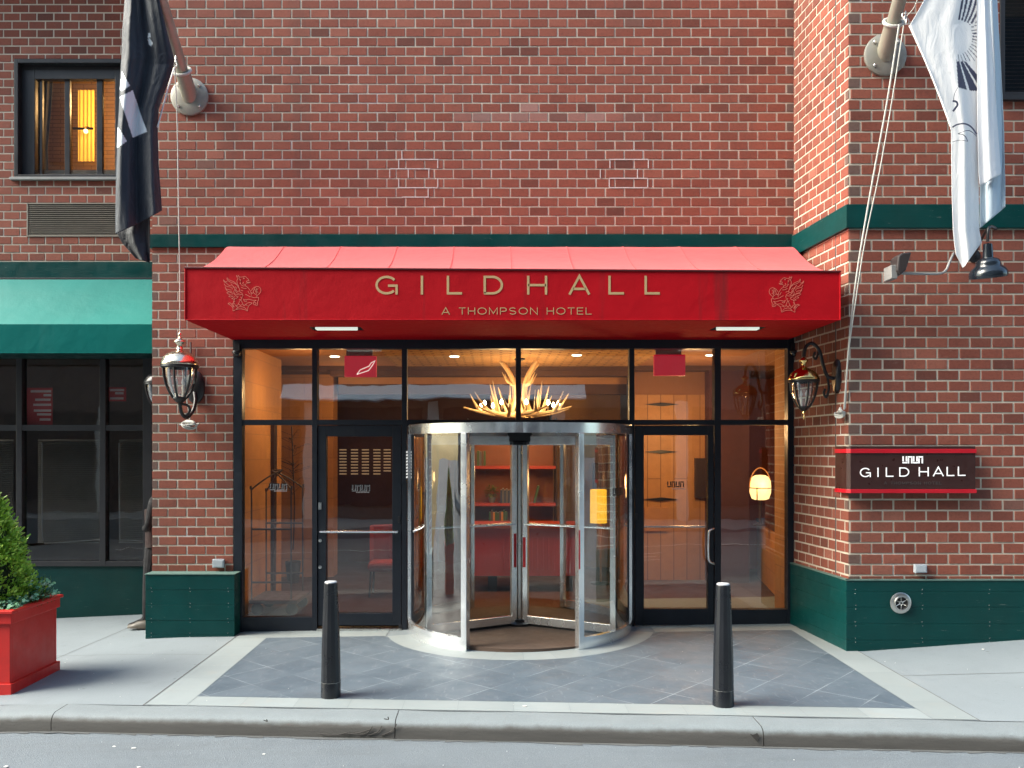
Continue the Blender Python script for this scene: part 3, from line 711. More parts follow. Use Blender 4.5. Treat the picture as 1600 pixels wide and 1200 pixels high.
sign_reflection(42, 82, 606, 664, 'tall red notice with rows of white print in shop window', [(611, 48, 80), (617, 68, 80), (624, 55, 79), (632, 52, 80), (641, 53, 80), (647, 58, 80), (655, 62, 79)])
sign_reflection(170, 197, 605, 627, 'small red notice with white print right of the tall one', [(609, 172, 194), (614, 180, 193), (622, 172, 193)])

# ---------------------------------------------------------------- green awning
ga = thing('green_awning', (-5.6, .5, 3.0), 'faded green fabric awning over the dark shopfront', 'awning')
xR = -3.705
mb = MB(); pr = [(LY-.045, PZ(438, LY)), (1.0, 3.78), (.75, 3.52), (.5, PZ(507, .5))]
vs = [(x, y, z) for x in (-9, -7.6, -6.6, -5.6, -4.6, xR-.015) for y, z in pr]
mb.add(vs, [(i*4+k, i*4+k+1, (i+1)*4+k+1, (i+1)*4+k) for i in range(5) for k in range(3)])
mb.build('canopy_top', 'green_top', ga, smooth=True, solid=.006, fix=False)
mb = MB(); mb.box(-9, xR-.015, .492, .5, PZ(552, .5), PZ(507, .5)); mb.build('valance', 'green_val', ga)
mb = MB(); side = [(LY-.045, PZ(438, LY)), (1.0, 3.78), (.75, 3.52), (.5, PZ(507, .5)), (.5, PZ(552, .5)), (LY-.045, 3.0)]
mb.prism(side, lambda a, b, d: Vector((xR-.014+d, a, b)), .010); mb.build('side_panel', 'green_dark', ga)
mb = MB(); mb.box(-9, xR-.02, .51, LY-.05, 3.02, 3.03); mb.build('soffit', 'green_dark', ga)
# ---------------------------------------------------------------- stroke lettering
def ell(cx, cy, rx, ry, a0, a1, n=18): return [(cx+rx*cos(R(lerp(a0, a1, k/n))), cy+ry*sin(R(lerp(a0, a1, k/n)))) for k in range(n+1)]
def glyph(ch, w, h, s):
    e = s/2; l, r, b, t = e, w-e, e, h-e; cx = w/2; rx = w/2-e; ry = h/2-e
    if ch == 'G': return [ell(cx, h/2, rx, ry, 38, 318, 26), [(r, 0), (r, h*.47), (w*.56, h*.47)]]
    if ch == 'O': return [ell(cx, h/2, rx, ry, 0, 360, 28)]
    if ch == 'I': return [[(cx, 0), (cx, h)]]
    if ch == 'L': return [[(l, h), (l, b), (w, b)]]
    if ch == 'H': return [[(l, 0), (l, h)], [(r, 0), (r, h)], [(l, h/2), (r, h/2)]]
    if ch == 'A': return [[(l*.7, 0), (cx, h*.985), (w-l*.7, 0)], [(w*.2, h*.30), (w*.8, h*.30)]]
    if ch == 'T': return [[(0, t), (w, t)], [(cx, 0), (cx, t)]]
    if ch == 'E': return [[(w, t), (l, t), (l, b), (w, b)], [(l, h/2), (w*.92, h/2)]]
    if ch == 'N': return [[(l, 0), (l, h*.98), (r, h*.02), (r, h)]]
    if ch == 'M': return [[(l, 0), (l, h*.98), (cx, h*.15), (r, h*.98), (r, 0)]]
    if ch == 'D': return [[(l, b), (l, t)]+[(w*.45, t)]+ell(w*.45, h/2, w*.55-e, ry, 80, -80, 16)+[(w*.45, b), (l*.2, b)]]
    if ch == 'P': return [[(l, 0), (l, t), (w*.6, t)]+ell(w*.6, h*.70, w*.4-e, h*.30-e, 80, -80, 12)+[(w*.6, h*.40+e), (l, h*.40+e)]]
    if ch == 'S': return [ell(cx, h*.735, rx*.93, h*.265-e, 30, 180, 10)+ell(cx, h*.735, rx*.93, h*.235, 190, 265, 6)+ell(cx, h*.265, rx*.96, h*.235, 85, 0, 8)+ell(cx, h*.265, rx*.96, h*.265-e, -8, -150, 12)]
    return []
def put_text(parent, items, h, s, fn, mat, th=.003):      # items: (char, x, z, width); every letter its own part
    for ch, x, z, wd in items:
        mb = MB()
        for g in glyph(ch, wd, h, s): mb.ribbon([(x+a, z+b) for a, b in g], s, fn, th)
        mb.build('letter', mat, parent)

# ---------------------------------------------------------------- red awning
AY = -1.38; AX0, AX1 = -2.815, 3.117
def az(x, zl, zr): return lerp(zl, zr, (x-AX0)/(AX1-AX0))
ra = thing('red_awning', (.15, 0, 3.09), 'wide red awning with tan lettering over the revolving entrance door', 'awning')
pr = [(0.0, 4.075), (-.19, 4.035), (-.39, 3.92), (-.63, 3.79), (-.96, 3.655), (-1.2, 3.60), (AY, 3.565)]
pr = [(v.x, v.y) for v in smooth_pts([(a, b, 0) for a, b in pr], 4)]
mb = MB(); nx_ = 44; vs = []
for i in range(nx_+1):
    x = lerp(AX0, AX1, i/nx_)
    for k, (y, z) in enumerate(pr):
        t = k/(len(pr)-1); sag = -.007*sin(pi*t)*abs(sin(pi*(i/nx_)*10))
        vs.append((x, y, z+sag-.035*t*(i/nx_)))
m_ = len(pr); mb.add(vs, [(i*m_+k, i*m_+k+1, (i+1)*m_+k+1, (i+1)*m_+k) for i in range(nx_) for k in range(m_-1)])
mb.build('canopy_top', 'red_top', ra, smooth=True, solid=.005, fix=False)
mb = MB()
for i in range(1, 10):
    x = lerp(AX0, AX1, i/10); mb.rings([[(x-.004, y, z-.035*(k/(m_-1))*(i/10)+.001), (x+.004, y, z-.035*(k/(m_-1))*(i/10)+.001), (x+.004, y, z-.035*(k/(m_-1))*(i/10)+.006), (x-.004, y, z-.035*(k/(m_-1))*(i/10)+.006)] for k, (y, z) in enumerate(pr)])
mb.build('seams', 'seam', ra)
ZB = 3.09
mb = MB(); vs = []
nn_ = 60
for i in range(nn_+1):
    x = lerp(AX0, AX1, i/nn_)
    for k in range(5):
        t = k/4; wv = .0012*sin(i*.9+k)*sin(pi*t)
        vs.append((x, AY-.006+wv, lerp(ZB, az(x, 3.558, 3.520), t)))
mb.add(vs, [(i*5+k, (i+1)*5+k, (i+1)*5+k+1, i*5+k+1) for i in range(nn_) for k in range(4)])
mb.build('valance', 'red_front', ra, smooth=True, solid=.006, fix=False)
for sx in (AX0, AX1):
    mb = MB(); side = [(0, ZB)]+[(y, z-(.035*(k/(m_-1)) if sx > 0 else 0)) for k, (y, z) in enumerate(pr)]+[(AY, ZB)]
    mb.prism(side, lambda a, b, d: Vector((sx-.003+d, a, b)), .006); mb.build('side_panel', 'red_front', ra)
mb = MB()
mb.tube([(AX0-.005, AY-.012, 3.562), (AX1+.005, AY-.012, 3.527)], .010, 8)
mb.build('top_piping', 'piping', ra)
mb = MB(); mb.tube([(AX0, AY-.012, ZB), (AX1, AY-.012, ZB)], .0055, 8); mb.tube([(AX0, AY-.012, ZB), (AX0, AY-.012, 3.565)], .006, 8); mb.tube([(AX1, AY-.012, ZB), (AX1, AY-.012, 3.525)], .006, 8)
mb.build('edge_piping', 'red_front', ra)
HL = [(-1.55, -.81), (2.35, -.81)]
mb = MB()
xs_ = [AX0, HL[0][0]-.25, HL[0][0]+.25, HL[1][0]-.25, HL[1][0]+.25, AX1]
for k, (a, b) in enumerate(zip(xs_, xs_[1:])):
    if k in (1, 3):
        mb.box(a, b, AY, -.94, ZB, ZB+.006); mb.box(a, b, -.68, -.02, ZB, ZB+.006)
    else: mb.box(a, b, AY, -.02, ZB, ZB+.006)
mb.build('soffit', 'red_soffit', ra)
M['tube_light'] = emat('pale_tube_light', (.78, .85, .76), .22)
for x, y in HL:
    mb = MB(); mb.box(x-.25, x+.25, -.94, -.93, ZB+.006, ZB+.12); mb.box(x-.25, x+.25, -.69, -.68, ZB+.006, ZB+.12); mb.box(x-.25, x-.24, -.93, -.69, ZB+.006, ZB+.12); mb.box(x+.24, x+.25, -.93, -.69, ZB+.006, ZB+.12); mb.box(x-.25, x+.25, -.94, -.68, ZB+.12, ZB+.13)
    lf = mb.build('soffit_light', 'rubber', ra); mb = MB(); mb.box(x-.20, x+.2, -.87, -.78, ZB-.010, ZB+.03); mb.build('light_tube', 'tube_light', lf, bevel=.006)
S = F/(AY-.018+D0); FY = AY-.0108
def fA(x, z, d): return Vector((x, FY-d, z))
def ax(px): return PX(px, FY)
def azp(py): return PZ(py, FY)
mb = MB(); h = azp(430.8)-azp(460.2); st = .0215
def let(ch, xa, xb): return (ch, ax(xa), azp(460.2), ax(xb)-ax(xa))
put_text(ra, [let('G', 586.5, 621.5), let('I', 657, 661.5), let('L', 698, 722), let('D', 755.5, 786), let('H', 823.5, 855), let('A', 888.5, 922), let('L', 950.5, 975), let('L', 1007, 1031)], h, st, fA, 'gold', .001)
mb = MB(); h = azp(480.5)-azp(491.5)
W_ = dict(A=.98, T=.80, H=.86, O=1.08, M=1.02, P=.80, S=.85, N=.90, E=.75, L=.72)
def line(text, x0, x1, zb, h, gap, sp):
    tot = sum((W_[c]*h if c != ' ' else sp) for c in text)+gap*(len(text)-1)
    k = (x1-x0-gap*(len(text)-1))/(tot-gap*(len(text)-1)); x = x0; out = []
    for c in text:
        wd = (W_[c]*h if c != ' ' else sp)*k
        if c != ' ': out.append((c, x, zb, wd))
        x += wd+gap
    return out
put_text(ra, line('A THOMPSON HOTEL', ax(690), ax(924.5), azp(491.5), h, h*.34, h*.5), h, .0068, fA, 'gold', .001)
# winged crest standing in a crown, line drawing (traced in a 1500 x 1200 grid, 15 units to the photo pixel)
crest = [
 [(590,150),(600,190),(625,230),(605,270),(612,350),(635,390),(650,440),(672,500),(650,520),(610,530),(585,490)],
 [(640,150),(660,190),(720,195),(770,180),(810,190),(850,225),(880,260),(885,285),(850,275),(830,300),(860,320),(912,310),(900,330),(850,335),(810,340)],
 [(590,150),(620,180),(640,150)],[(745,215),(775,215),(770,232),(748,228)],[(685,240),(690,330),(700,370),(740,400),(790,400),(805,370),(740,350),(760,310)],
 [(660,190),(655,230),(690,300),(670,350)],[(790,400),(850,430),(900,490),(930,540),(940,630)],[(700,430),(770,460),(830,465)],[(690,500),(750,520)],[(860,520),(900,590)],
 [(285,250),(300,300),(350,330),(420,390),(480,400)],[(285,250),(330,300),(380,300)],[(370,205),(380,260),(430,300),(500,330),(560,350),(610,390),(640,450)],[(370,205),(420,260),(500,290),(570,335),(640,420)],
 [(305,350),(340,400),(400,420),(470,440),(500,480)],[(325,420),(350,470),(410,490),(480,500)],[(340,470),(380,520),(440,540),(490,540)],[(360,560),(420,545),(470,560),(500,580)],[(360,560),(400,590),(450,600)],
 [(410,650),(450,620),(510,610)],[(410,650),(460,660),(520,640)],[(470,700),(520,680),(550,650)],[(470,700),(530,710),(560,690)],[(530,740),(560,700),(600,690),(630,650),(580,640)],
 [(500,400),(540,430),(550,490),(530,540),(560,590),(600,600)],[(560,420),(590,450),(570,500),(600,560),(660,580)],[(460,350),(500,390),(520,450)],[(500,560),(560,610),(590,640)],
 [(660,530),(700,560),(740,580)],[(600,600),(660,610),(720,600),(745,620),(715,680),(690,660)],[(740,640),(700,720),(650,720)],[(540,740),(520,790),(560,760)],
 [(800,600),(850,620),(900,650),(970,665),(1030,680),(1110,670)],[(750,700),(790,730),(880,715),(980,740),(1060,735)],[(750,700),(790,770),(840,750)],
 [(1110,670),(1110,720),(1090,770),(1085,850),(1040,850),(1000,835),(995,780),(1060,740)],[(1010,790),(1050,800),(1045,840)],[(1060,680),(1075,630),(1030,590),(990,560),(1000,500),(1040,430),(1090,415),(1150,450),(1165,520),(1130,580),(1080,620)],
 [(940,510),(990,450),(1040,420)],[(930,540),(960,580),(990,540)],[(1020,480),(1100,560)],[(1100,460),(1030,550)],[(1060,450),(1060,590)],
 [(390,820),(440,800),(480,830),(520,890),(540,890),(500,810),(560,830),(590,880),(640,820),(690,730),(740,820),(780,870),(850,800),(960,800),(910,840),(870,880),(850,990)],
 [(390,820),(450,850),(510,920),(515,985),(600,950),(700,940),(790,960),(850,990)],[(560,970),(640,900),(700,890),(780,910),(830,960)],[(640,820),(690,860),(740,820)],[(560,830),(620,900)],[(780,830),(850,860)],
]
for flip, ox in ((1, 330), (-1, None)):
    mb = MB()
    for pl in crest:
        pts = []
        for (a, b) in pl:
            px = (330+a/15) if flip == 1 else (1253.5-(a-300)/15*.92+1.5); py = 420+b/15+(2 if flip == -1 else 0)
            pts.append((ax(px), azp(py)))
        q = [(v.x, v.y) for v in smooth_pts([(a, b, 0) for a, b in pts], 3)] if len(pts) > 2 else pts
        mb.ribbon(q, .0042, fA, .0008)
    mb.build('crest', 'emblem', ra)
# braces under the awning
mb = MB(); mb.tube([(AX0+.03, AY+.03, 3.5), (AX0+.03, -.02, 3.5)], .012, 8); mb.tube([(AX1-.03, AY+.03, 3.5), (AX1-.03, -.02, 3.5)], .012, 8)
mb.tube([(AX0+.03, AY+.04, ZB+.02), (AX1-.03, AY+.04, ZB+.02)], .012, 8); mb.build('awning_frame', 'galv', ra)

# ---------------------------------------------------------------- glazed entrance screen
en = thing('entrance_screen', (.2, .05, 0), 'black framed glazed screen with two side doors around the revolving door', 'shopfront')
Y0, Y1 = .0, .11
def X_(px): return PX(px, .02)
def Z_(py): return PZ(py, .02)
mb = MB()
mb.box(X_(366), X_(379), Y0, Y1, -.1, 3.12); mb.box(X_(1230), 3.20, Y0, Y1, -.1, 3.12)
mb.box(X_(379), X_(1230), Y0+.003, Y1, Z_(545), 3.12)
for a, b in ((488, 496), (628, 636), (983, 991), (1116, 1126)): mb.box(X_(a), X_(b), Y0+.002, Y1, -.1, Z_(545))
mb.box(X_(806), X_(814), Y0+.002, Y1, Z_(660), Z_(545))
for a, b in ((379, 488), (496, 628), (991, 1116), (1126, 1230)): mb.box(X_(a), X_(b), Y0+.004, Y1, Z_(664), Z_(656))
mb.box(X_(636), X_(983), Y0+.004, Y1, Z_(666), Z_(656))
mb.box(X_(379), X_(488), Y0+.004, Y1, -.1, Z_(964)); mb.box(X_(1126), X_(1230), Y0+.004, Y1, -.1, Z_(952))
mb.build('frame', 'frame', en, bevel=.002)
def pane(xa, xb, ya, yb, parent=en, mat='glass'):
    mb = MB(); mb.box(X_(xa)-.008, X_(xb)+.008, .05, .058, Z_(yb)-.008, Z_(ya)+.008); return mb.build('pane', mat, parent)
for a, b in ((379, 488), (496, 628), (636, 806), (814, 983), (991, 1116), (1126, 1230)): pane(a, b, 545, 656)
pane(379, 488, 664, 964); pane(1126, 1230, 664, 952)
def logo(mb, x, z, wd, fn, g=.12):         # basket-weave mark: bars in alternating U and n
    u = wd/4; b = u*.27; h = u*1.35; e = u*.10
    for k in range(4):
        x0 = x+k*u+e/2; x1 = x+(k+1)*u-e/2
        if k % 2 == 0: rects = [(x0, x1, z, z+b), (x0, x0+b, z+b+e, z+h), (x1-b, x1, z+b+e, z+h)]
        else: rects = [(x0, x1, z+h-b, z+h), (x0, x0+b, z, z+h-b-e), (x1-b, x1, z, z+h-b-e)]
        for r in rects: mb.prism([(r[0], r[2]), (r[1], r[2]), (r[1], r[3]), (r[0], r[3])], fn, .0015)
M['decal'] = pm('black_decal', (.01, .01, .012), .5, bmp=0); M['decal_white'] = pm('white_decal', (.7, .7, .7), .5, bmp=0); M['decal_grey'] = pm('grey_decal', (.35, .35, .36), .5, bmp=0)
def decal(xa, xb, yb, parent, yy=.049):
    mb = MB(); logo(mb, X_(xa), Z_(yb), X_(xb)-X_(xa), lambda a, b, d: Vector((a, yy-d, b)))
    mb.build('logo_decal', 'decal', parent)
    if xb < 600:
        mb = MB(); logo(mb, X_(xa)+.005, Z_(yb)-.005, X_(xb)-X_(xa), lambda a, b, d: Vector((a, yy+.0008-d*.3, b))); mb.build('logo_outline', 'decal_white', parent)
    mb = MB(); x = X_(xa+8)
    while x < X_(xb): mb.box(x, x+.011, yy-.0005, yy, Z_(yb+3.2), Z_(yb+1.6)); x += .016
    mb.build('small_print', 'decal_grey', parent)
decal(419, 447, 765, en)
def side_door(a, b, ga_, gb, gt, gbm, label, mirror):
    mb = MB(); ya, yb = Y0+.012, Y1-.02
    mb.box(X_(a+1), X_(ga_), ya, yb, .035, Z_(664)-.004); mb.box(X_(gb), X_(b-1), ya, yb, .035, Z_(664)-.004)
    mb.box(X_(ga_), X_(gb), ya+.001, yb, Z_(gt), Z_(664)-.004); mb.box(X_(ga_), X_(gb), ya+.001, yb, .035, Z_(gbm))
    d = mb.build('door', 'frame', en, bevel=.003); tag(d, label)
    mb = MB(); mb.box(X_(ga_)-.008, X_(gb)+.008, .05, .058, Z_(gbm)-.008, Z_(gt)+.008); mb.build('pane', 'glass', d)
    return d
dl = side_door(496, 628, 510, 613, 682, 958, 'left glass door with a full width push bar', 0)
dr = side_door(991, 1116, 1006, 1106, 680, 951, 'right glass door with an upright pull handle', 1)
decal(548, 577, 767, dl, .049); decal(1043, 1070, 761.5, dr, .049)
mb = MB(); zz = Z_(830.5); mb.tube([(X_(501), -.03, zz), (X_(622), -.03, zz)], .0125, 12); mb.tube([(X_(502), -.03, zz), (X_(502), .02, zz)], .010, 8); mb.tube([(X_(621), -.03, zz), (X_(621), .02, zz)], .010, 8)
mb.build('push_bar', 'chrome', dl, smooth=True)
mb = MB()
for yy in (844.5, 886): mb = MB(); mb.lathe((X_(500.5), .012, Z_(yy)), [(.018, 0), (.018, -.006), (.008, -.007), (.007, -.012)], 14, 0, 'Y'); mb.build('lock', 'steel', dl, smooth=True)
mb = MB(); mb.box(X_(498), X_(502.5), .004, .012, Z_(796), Z_(785)); mb.build('latch_plate', 'steel', dl)
mb = MB(); mb.box(X_(622), X_(626), .0, .012, Z_(817), Z_(807)); mb.build('hinge', 'black', dl, bevel=.002)
mb = MB(); mb.box(X_(623), X_(628), .0, .012, Z_(984), Z_(976)); mb.build('hinge', 'black', dl, bevel=.002)
mb = MB(); pts = smooth_pts([(X_(1115), .012, Z_(825)), (X_(1113), -.04, Z_(825)), (X_(1106), -.06, Z_(828)), (X_(1104), -.06, Z_(838)), (X_(1104), -.06, Z_(866)), (X_(1106), -.06, Z_(876)), (X_(1113), -.04, Z_(880)), (X_(1115), .012, Z_(880))], 5)
mb.tube(pts, .0125, 12); mb.build('pull_handle', 'chrome', dr, smooth=True)
mb = MB(); zz = Z_(824); mb.tube([(X_(1006), .10, zz), (X_(1108), .10, zz)], .011, 12); mb.build('push_bar', 'chrome', dr, smooth=True)
mb = MB(); mb.box(X_(992), X_(996), .0, .012, Z_(812), Z_(802)); mb.build('hinge', 'black', dr, bevel=.002)
mb = MB(); mb.box(X_(496), X_(628), -.03, .14, -.1, .006); mb.build('threshold', 'steel', en)
mb = MB(); mb.box(X_(991), X_(1116), -.03, .14, -.1, .04); mb.build('threshold', 'steel', en)
# brick-end cameras tucked in the top corners
for nm, lab, c in (('security_camera', 'small black dome camera in the corner left of the transom', P(370, 550, -.03)), ('security_camera', 'small black dome camera in the corner right of the transom', P(1241, 549, -.03))):
    t = thing(nm, c, lab, 'camera'); mb = MB(); mb.box(c.x-.03, c.x+.03, c.y-.005, c.y+.028, c.z+.0, c.z+.09); mb.lathe(c, [(.045, .01), (.048, 0), (.045, -.02)], 18); mb.build('housing', 'black', t, smooth=True)
    mb = MB(); mb.sphere(c+Vector((0, 0, -.02)), .038, 16, 10); mb.build('dome', M.setdefault('dome', pm('smoked_dome', (.01, .01, .012), .08, bmp=0)), t, smooth=True)

# ---------------------------------------------------------------- revolving door
C0 = (.253, .05); RD = 1.165; A1 = R(28); A2 = R(152); ZD = 2.075
rv_ = thing('revolving_door', (C0[0], C0[1], .03), 'curved glass and brushed steel revolving door standing open to the street', 'revolving door')
def dpt(a, r=RD, z=0): return Vector((C0[0]-r*sin(a), C0[1]-r*cos(a), z))
mb = MB(); mb.arc(C0, RD-.03, RD+.03, ZD, ZD+.098, 0, 2*pi-.0001, 96); mb.build('canopy_ring', 'chrome', rv_, smooth=True)
mb = MB(); mb.lathe((C0[0], C0[1], 0), [(RD-.031, ZD+.07), (RD-.031, ZD+.09)], 64); mb.build('ceiling', M.setdefault('door_ceiling', pm('dark_ceiling_disc', (.03, .03, .032), .4)), rv_)
for sgn in (1, -1):
    a0, a1 = A1*sgn, A2*sgn
    mb = MB(); mb.arc(C0, RD-.006, RD+.006, .12, ZD, a0, a1, 40); mb.build('curved_glass', 'glass_drum', rv_, smooth=True)
    mb = MB(); mb.arc(C0, RD-.025, RD+.028, -.06, .125, a0, a1, 40); mb.build('base_rail', 'chrome', rv_, smooth=True)
    for a, wd in ((a0, .052), (a1, .045)):
        mb = MB(); mb.arc(C0, RD-.04, RD+.034, -.06, ZD, a-wd/RD*.5*1.15, a+wd/RD*.5*1.15, 4); mb.build('post', 'chrome', rv_, smooth=True, bevel=.004)
    mb = MB(); mb.arc(C0, RD+.007, RD+.03, .12, ZD, R(84)*sgn-.02, R(84)*sgn+.02, 3); mb.build('mullion', 'chrome', rv_, smooth=True)
mb = MB(); n_ = 10
x = dpt(R(84), RD+.0315)
for k in range(9): z = lerp(1.88, 1.58, k/9); mb.hexa([x+Vector((-.016, -.004, z)), x+Vector((.010, -.006, z+.008)), x+Vector((.010, -.003, z+.008)), x+Vector((-.016, 0, z))], [x+Vector((-.016, -.004, z+.018)), x+Vector((.010, -.006, z+.026)), x+Vector((.010, -.003, z+.026)), x+Vector((-.016, 0, z+.018))])
mb.build('post_lettering', 'letter_white', rv_)
mb = MB()
for (r0, r1) in ((0, RD-.04),):
    mb.lathe((C0[0], C0[1], 0), [(RD-.04, -.05), (RD-.04, .034)], 64)
mb.build('floor_mat', 'mat_floor', rv_)
mb = MB(); mb.lathe((C0[0], C0[1], 0), [(.035, .034), (.035, ZD)], 20); mb.build('centre_shaft', 'steel', rv_, smooth=True)
mb = MB(); mb.lathe((C0[0], C0[1], 0), [(.12, .035), (.12, .06), (.07, .075), (.07, .10)], 20); mb.build('floor_bearing', 'black', rv_, smooth=True)
mb = MB(); mb.box(C0[0]-.13, C0[0]+.13, C0[1]-.09, C0[1]+.09, ZD-.075, ZD+.075); mb.box(C0[0]-.07, C0[0]+.07, C0[1]-.11, C0[1]+.05, ZD-.11, ZD-.075); mb.build('top_bearing', 'black', rv_, bevel=.006)
for k, ang in enumerate((R(60), R(-60), R(180))):
    d = Vector((-sin(ang), -cos(ang), 0)); n2 = Vector((d.y, -d.x, 0)); c = Vector((C0[0], C0[1], 0))
    def seg(mb, r0, r1, z0, z1, th): 
        q = [c+d*r0-n2*th, c+d*r1-n2*th, c+d*r1+n2*th, c+d*r0+n2*th]
        mb.hexa([p+Vector((0, 0, z0)) for p in q], [p+Vector((0, 0, z1)) for p in q])
    mb = MB(); seg(mb, .045, .105, .06, ZD-.012, .022); seg(mb, 1.05, 1.11, .06, ZD-.012, .022); seg(mb, .105, 1.05, .06, .145, .0215); seg(mb, .105, 1.05, ZD-.11, ZD-.012, .0215)
    lf = mb.build('door_leaf', 'chrome', rv_, bevel=.003)
    mb = MB(); seg(mb, .10, 1.055, .14, ZD-.105, .004); mb.build('pane', 'glass_clear', lf)
    mb = MB(); seg(mb, 1.111, 1.122, .05, ZD-.012, .006); seg(mb, .05, 1.1, .036, .06, .006); mb.build('weather_strip', 'rubber', lf)
    mb = MB(); q = 1 if k != 1 else -1
    z = 1.12
    for s_ in (-1, 1):
        o_ = n2*.055*s_; mb.tube([c+d*.09+o_+Vector((0, 0, z)), c+d*1.06+o_+Vector((0, 0, z))], .010, 10)
        for r in (.10, 1.05): mb.tube([c+d*r+o_+Vector((0, 0, z)), c+d*r+n2*.02*s_+Vector((0, 0, z))], .008, 8)
    mb.build('push_bar', 'chrome', lf, smooth=True)
    if k < 2:
        mb = MB(); seg(mb, .052, .085, .66, 1.02 if k == 0 else .98, .0235); mb.build('warning_strip', 'red_plastic', lf)
mb = MB(); a = -A1+.016; mb.arc(C0, RD+.0345, RD+.036, .78, 1.15, a, a+.012, 2); mb.build('warning_strip', 'red_plastic', rv_)
mb = MB(); zz = 1.42
def fdrum(xx, z, d): 
    a = -(xx); return dpt(a, RD-.009-d, z)
logo(mb, R(50), 1.46, R(11), lambda u, z, d: dpt(-u, RD+.008+d, 1.46+(z-1.46)*RD)); mb.build('logo_decal', 'decal', rv_)
# ---------------------------------------------------------------- lobby behind the glass
lob = thing('hotel_lobby', (.3, 3, 0), 'amber lit stone and timber lobby behind the entrance glass', 'room')
M['amber_stone'] = block_mat('amber_stone', (.55, .27, .075), (.47, .21, .055), (.33, .16, .06), .62, .30, .004, 'YZ', .7)
M['amber_front'] = block_mat('amber_stone_front', (.48, .22, .07), (.40, .18, .06), (.28, .13, .05), .45, .30, .004, 'XZ', .7)
M['plank'] = block_mat('honey_plank', (.48, .24, .085), (.43, .21, .075), (.12, .05, .02), 3.0, .19, .005, 'ZX', .5)
M['ceil_brick'] = block_mat('ceiling_tile', (.50, .28, .09), (.34, .18, .06), (.12, .06, .02), .24, .12, .016, 'XY', .8)
M['ceiling'] = pm('brown_ceiling', (.26, .12, .055), .8, var=.08); M['maroon'] = pm('maroon_wall', (.07, .018, .014), .6, var=.2)
M['redbrown'] = pm('red_brown_wall', (.22, .05, .02), .6, var=.2); M['lfloor'] = pm('lobby_floor', (.075, .030, .016), .6, var=.05, scale=.7, bmp=0, spec=.2); M['beam'] = pm('dark_beam', (.085, .036, .016), .7)
M['beige'] = pm('beige_wall', (.30, .17, .09), .8, var=.1); M['trim_wood'] = pm('amber_wood_trim', (.42, .20, .07), .5, var=.2)
M['orange_back'] = pm('orange_back_panel', (.22, .065, .025), .6, var=.3); M['red_wood'] = pm('red_lacquer_shelf', (.36, .045, .025), .35, var=.15)
M['dark_wood'] = pm('dark_wood', (.035, .018, .012), .4, var=.3)
mb = MB(); mb.box(-3.6, 5.2, .115, 5.6, -.12, .03); mb.build('floor', 'lfloor', lob)
mb = MB(); mb.box(-1.4, 2.0, .12, 2.95, 3.10, 3.16); mb.build('tiled_ceiling', 'ceil_brick', lob)
mb = MB(); mb.box(-3.6, -1.402, .12, 2.95, 3.11, 3.16); mb.build('ceiling', 'ceiling', lob)
mb = MB(); mb.box(2.002, 5.2, .12, 2.95, 3.11, 3.16); mb.build('ceiling', 'ceiling', lob)
mb = MB(); mb.box(-3.6, 5.2, 2.952, 5.6, 3.05, 3.16); mb.build('rear_ceiling', 'beam', lob)
mb = MB(); mb.box(-2.35, 1.95, 2.951, 3.10, 2.97, 3.045); mb.box(-2.35, 1.95, 3.6, 3.75, 2.75, 3.049); mb.build('ceiling_beam', 'beam', lob)
mb = MB(); mb.box(-2.35, 1.95, 3.58, 3.6, 2.90, 3.0); mb.build('timber_trim', 'trim_wood', lob)
mb = MB(); mb.box(-2.95, -2.85, .12, 2.2, -.05, 3.11); mb.build('stone_wall', 'amber_stone', lob)
mb = MB(); mb.box(-3.6, -2.42, 3.55, 3.9, -.05, 3.04); mb.build('stone_wall', 'amber_front', lob)
mb = MB(); mb.box(-3.6, -3.5, .12, 5.6, -.05, 3.1); mb.box(-3.5, .9, 5.3, 5.4, -.05, 3.04); mb.build('back_wall', 'maroon', lob)
mb = MB(); mb.box(.9, 2.0, 4.6, 4.75, -.05, 3.04); mb.build('back_wall', 'beige', lob)
mb = MB(); mb.box(1.95, 3.03, 3.25, 3.4, -.05, 2.72); mb.build('plank_wall', 'plank', lob)
mb = MB(); mb.box(1.95, 3.03, 3.26, 3.4, 2.721, 3.05); mb.build('wall_header', 'ceiling', lob)
mb = MB(); mb.box(3.031, 3.6, 3.0, 3.4, -.05, 3.05); mb.build('wall', 'maroon', lob)
mb = MB(); mb.box(3.6, 5.2, 4.4, 4.5, -.05, 3.05); mb.box(5.1, 5.2, .12, 4.4, -.05, 3.1); mb.build('wall', 'redbrown', lob)
mb = MB(); mb.box(3.215, 3.35, .12, .72, -.05, 3.11); mb.build('stone_pillar', 'amber_stone', lob)
mb = MB(); mb.hexa([(3.42, .75, 0), (3.9, 3.6, 0), (5.0, 3.6, 0), (5.0, .75, 0)], [(3.42, .75, .86), (3.9, 3.6, .86), (5.0, 3.6, .86), (5.0, .75, .86)]); mb.build('stone_counter', 'amber_stone', lob)
mb = MB(); mb.hexa([(3.40, .74, .861), (3.88, 3.62, .861), (5.0, 3.62, .861), (5.0, .74, .861)], [(3.40, .74, .90), (3.88, 3.62, .90), (5.0, 3.62, .90), (5.0, .74, .90)]); mb.build('counter_top', 'dark_wood', lob)
mb = MB(); mb.hexa([(PX(392, 1.7), 1.66, 0), (PX(428, 1.7), 1.66, 0), (PX(428, 1.7), 1.8, 0), (PX(392, 1.7), 1.8, 0)], [(PX(398, 1.7), 1.66, 2.25), (PX(430, 1.7), 1.66, 2.25), (PX(430, 1.7), 1.8, 2.25), (PX(398, 1.7), 1.8, 2.25)]); mb.build('dark_post', 'dark_wood', lob)
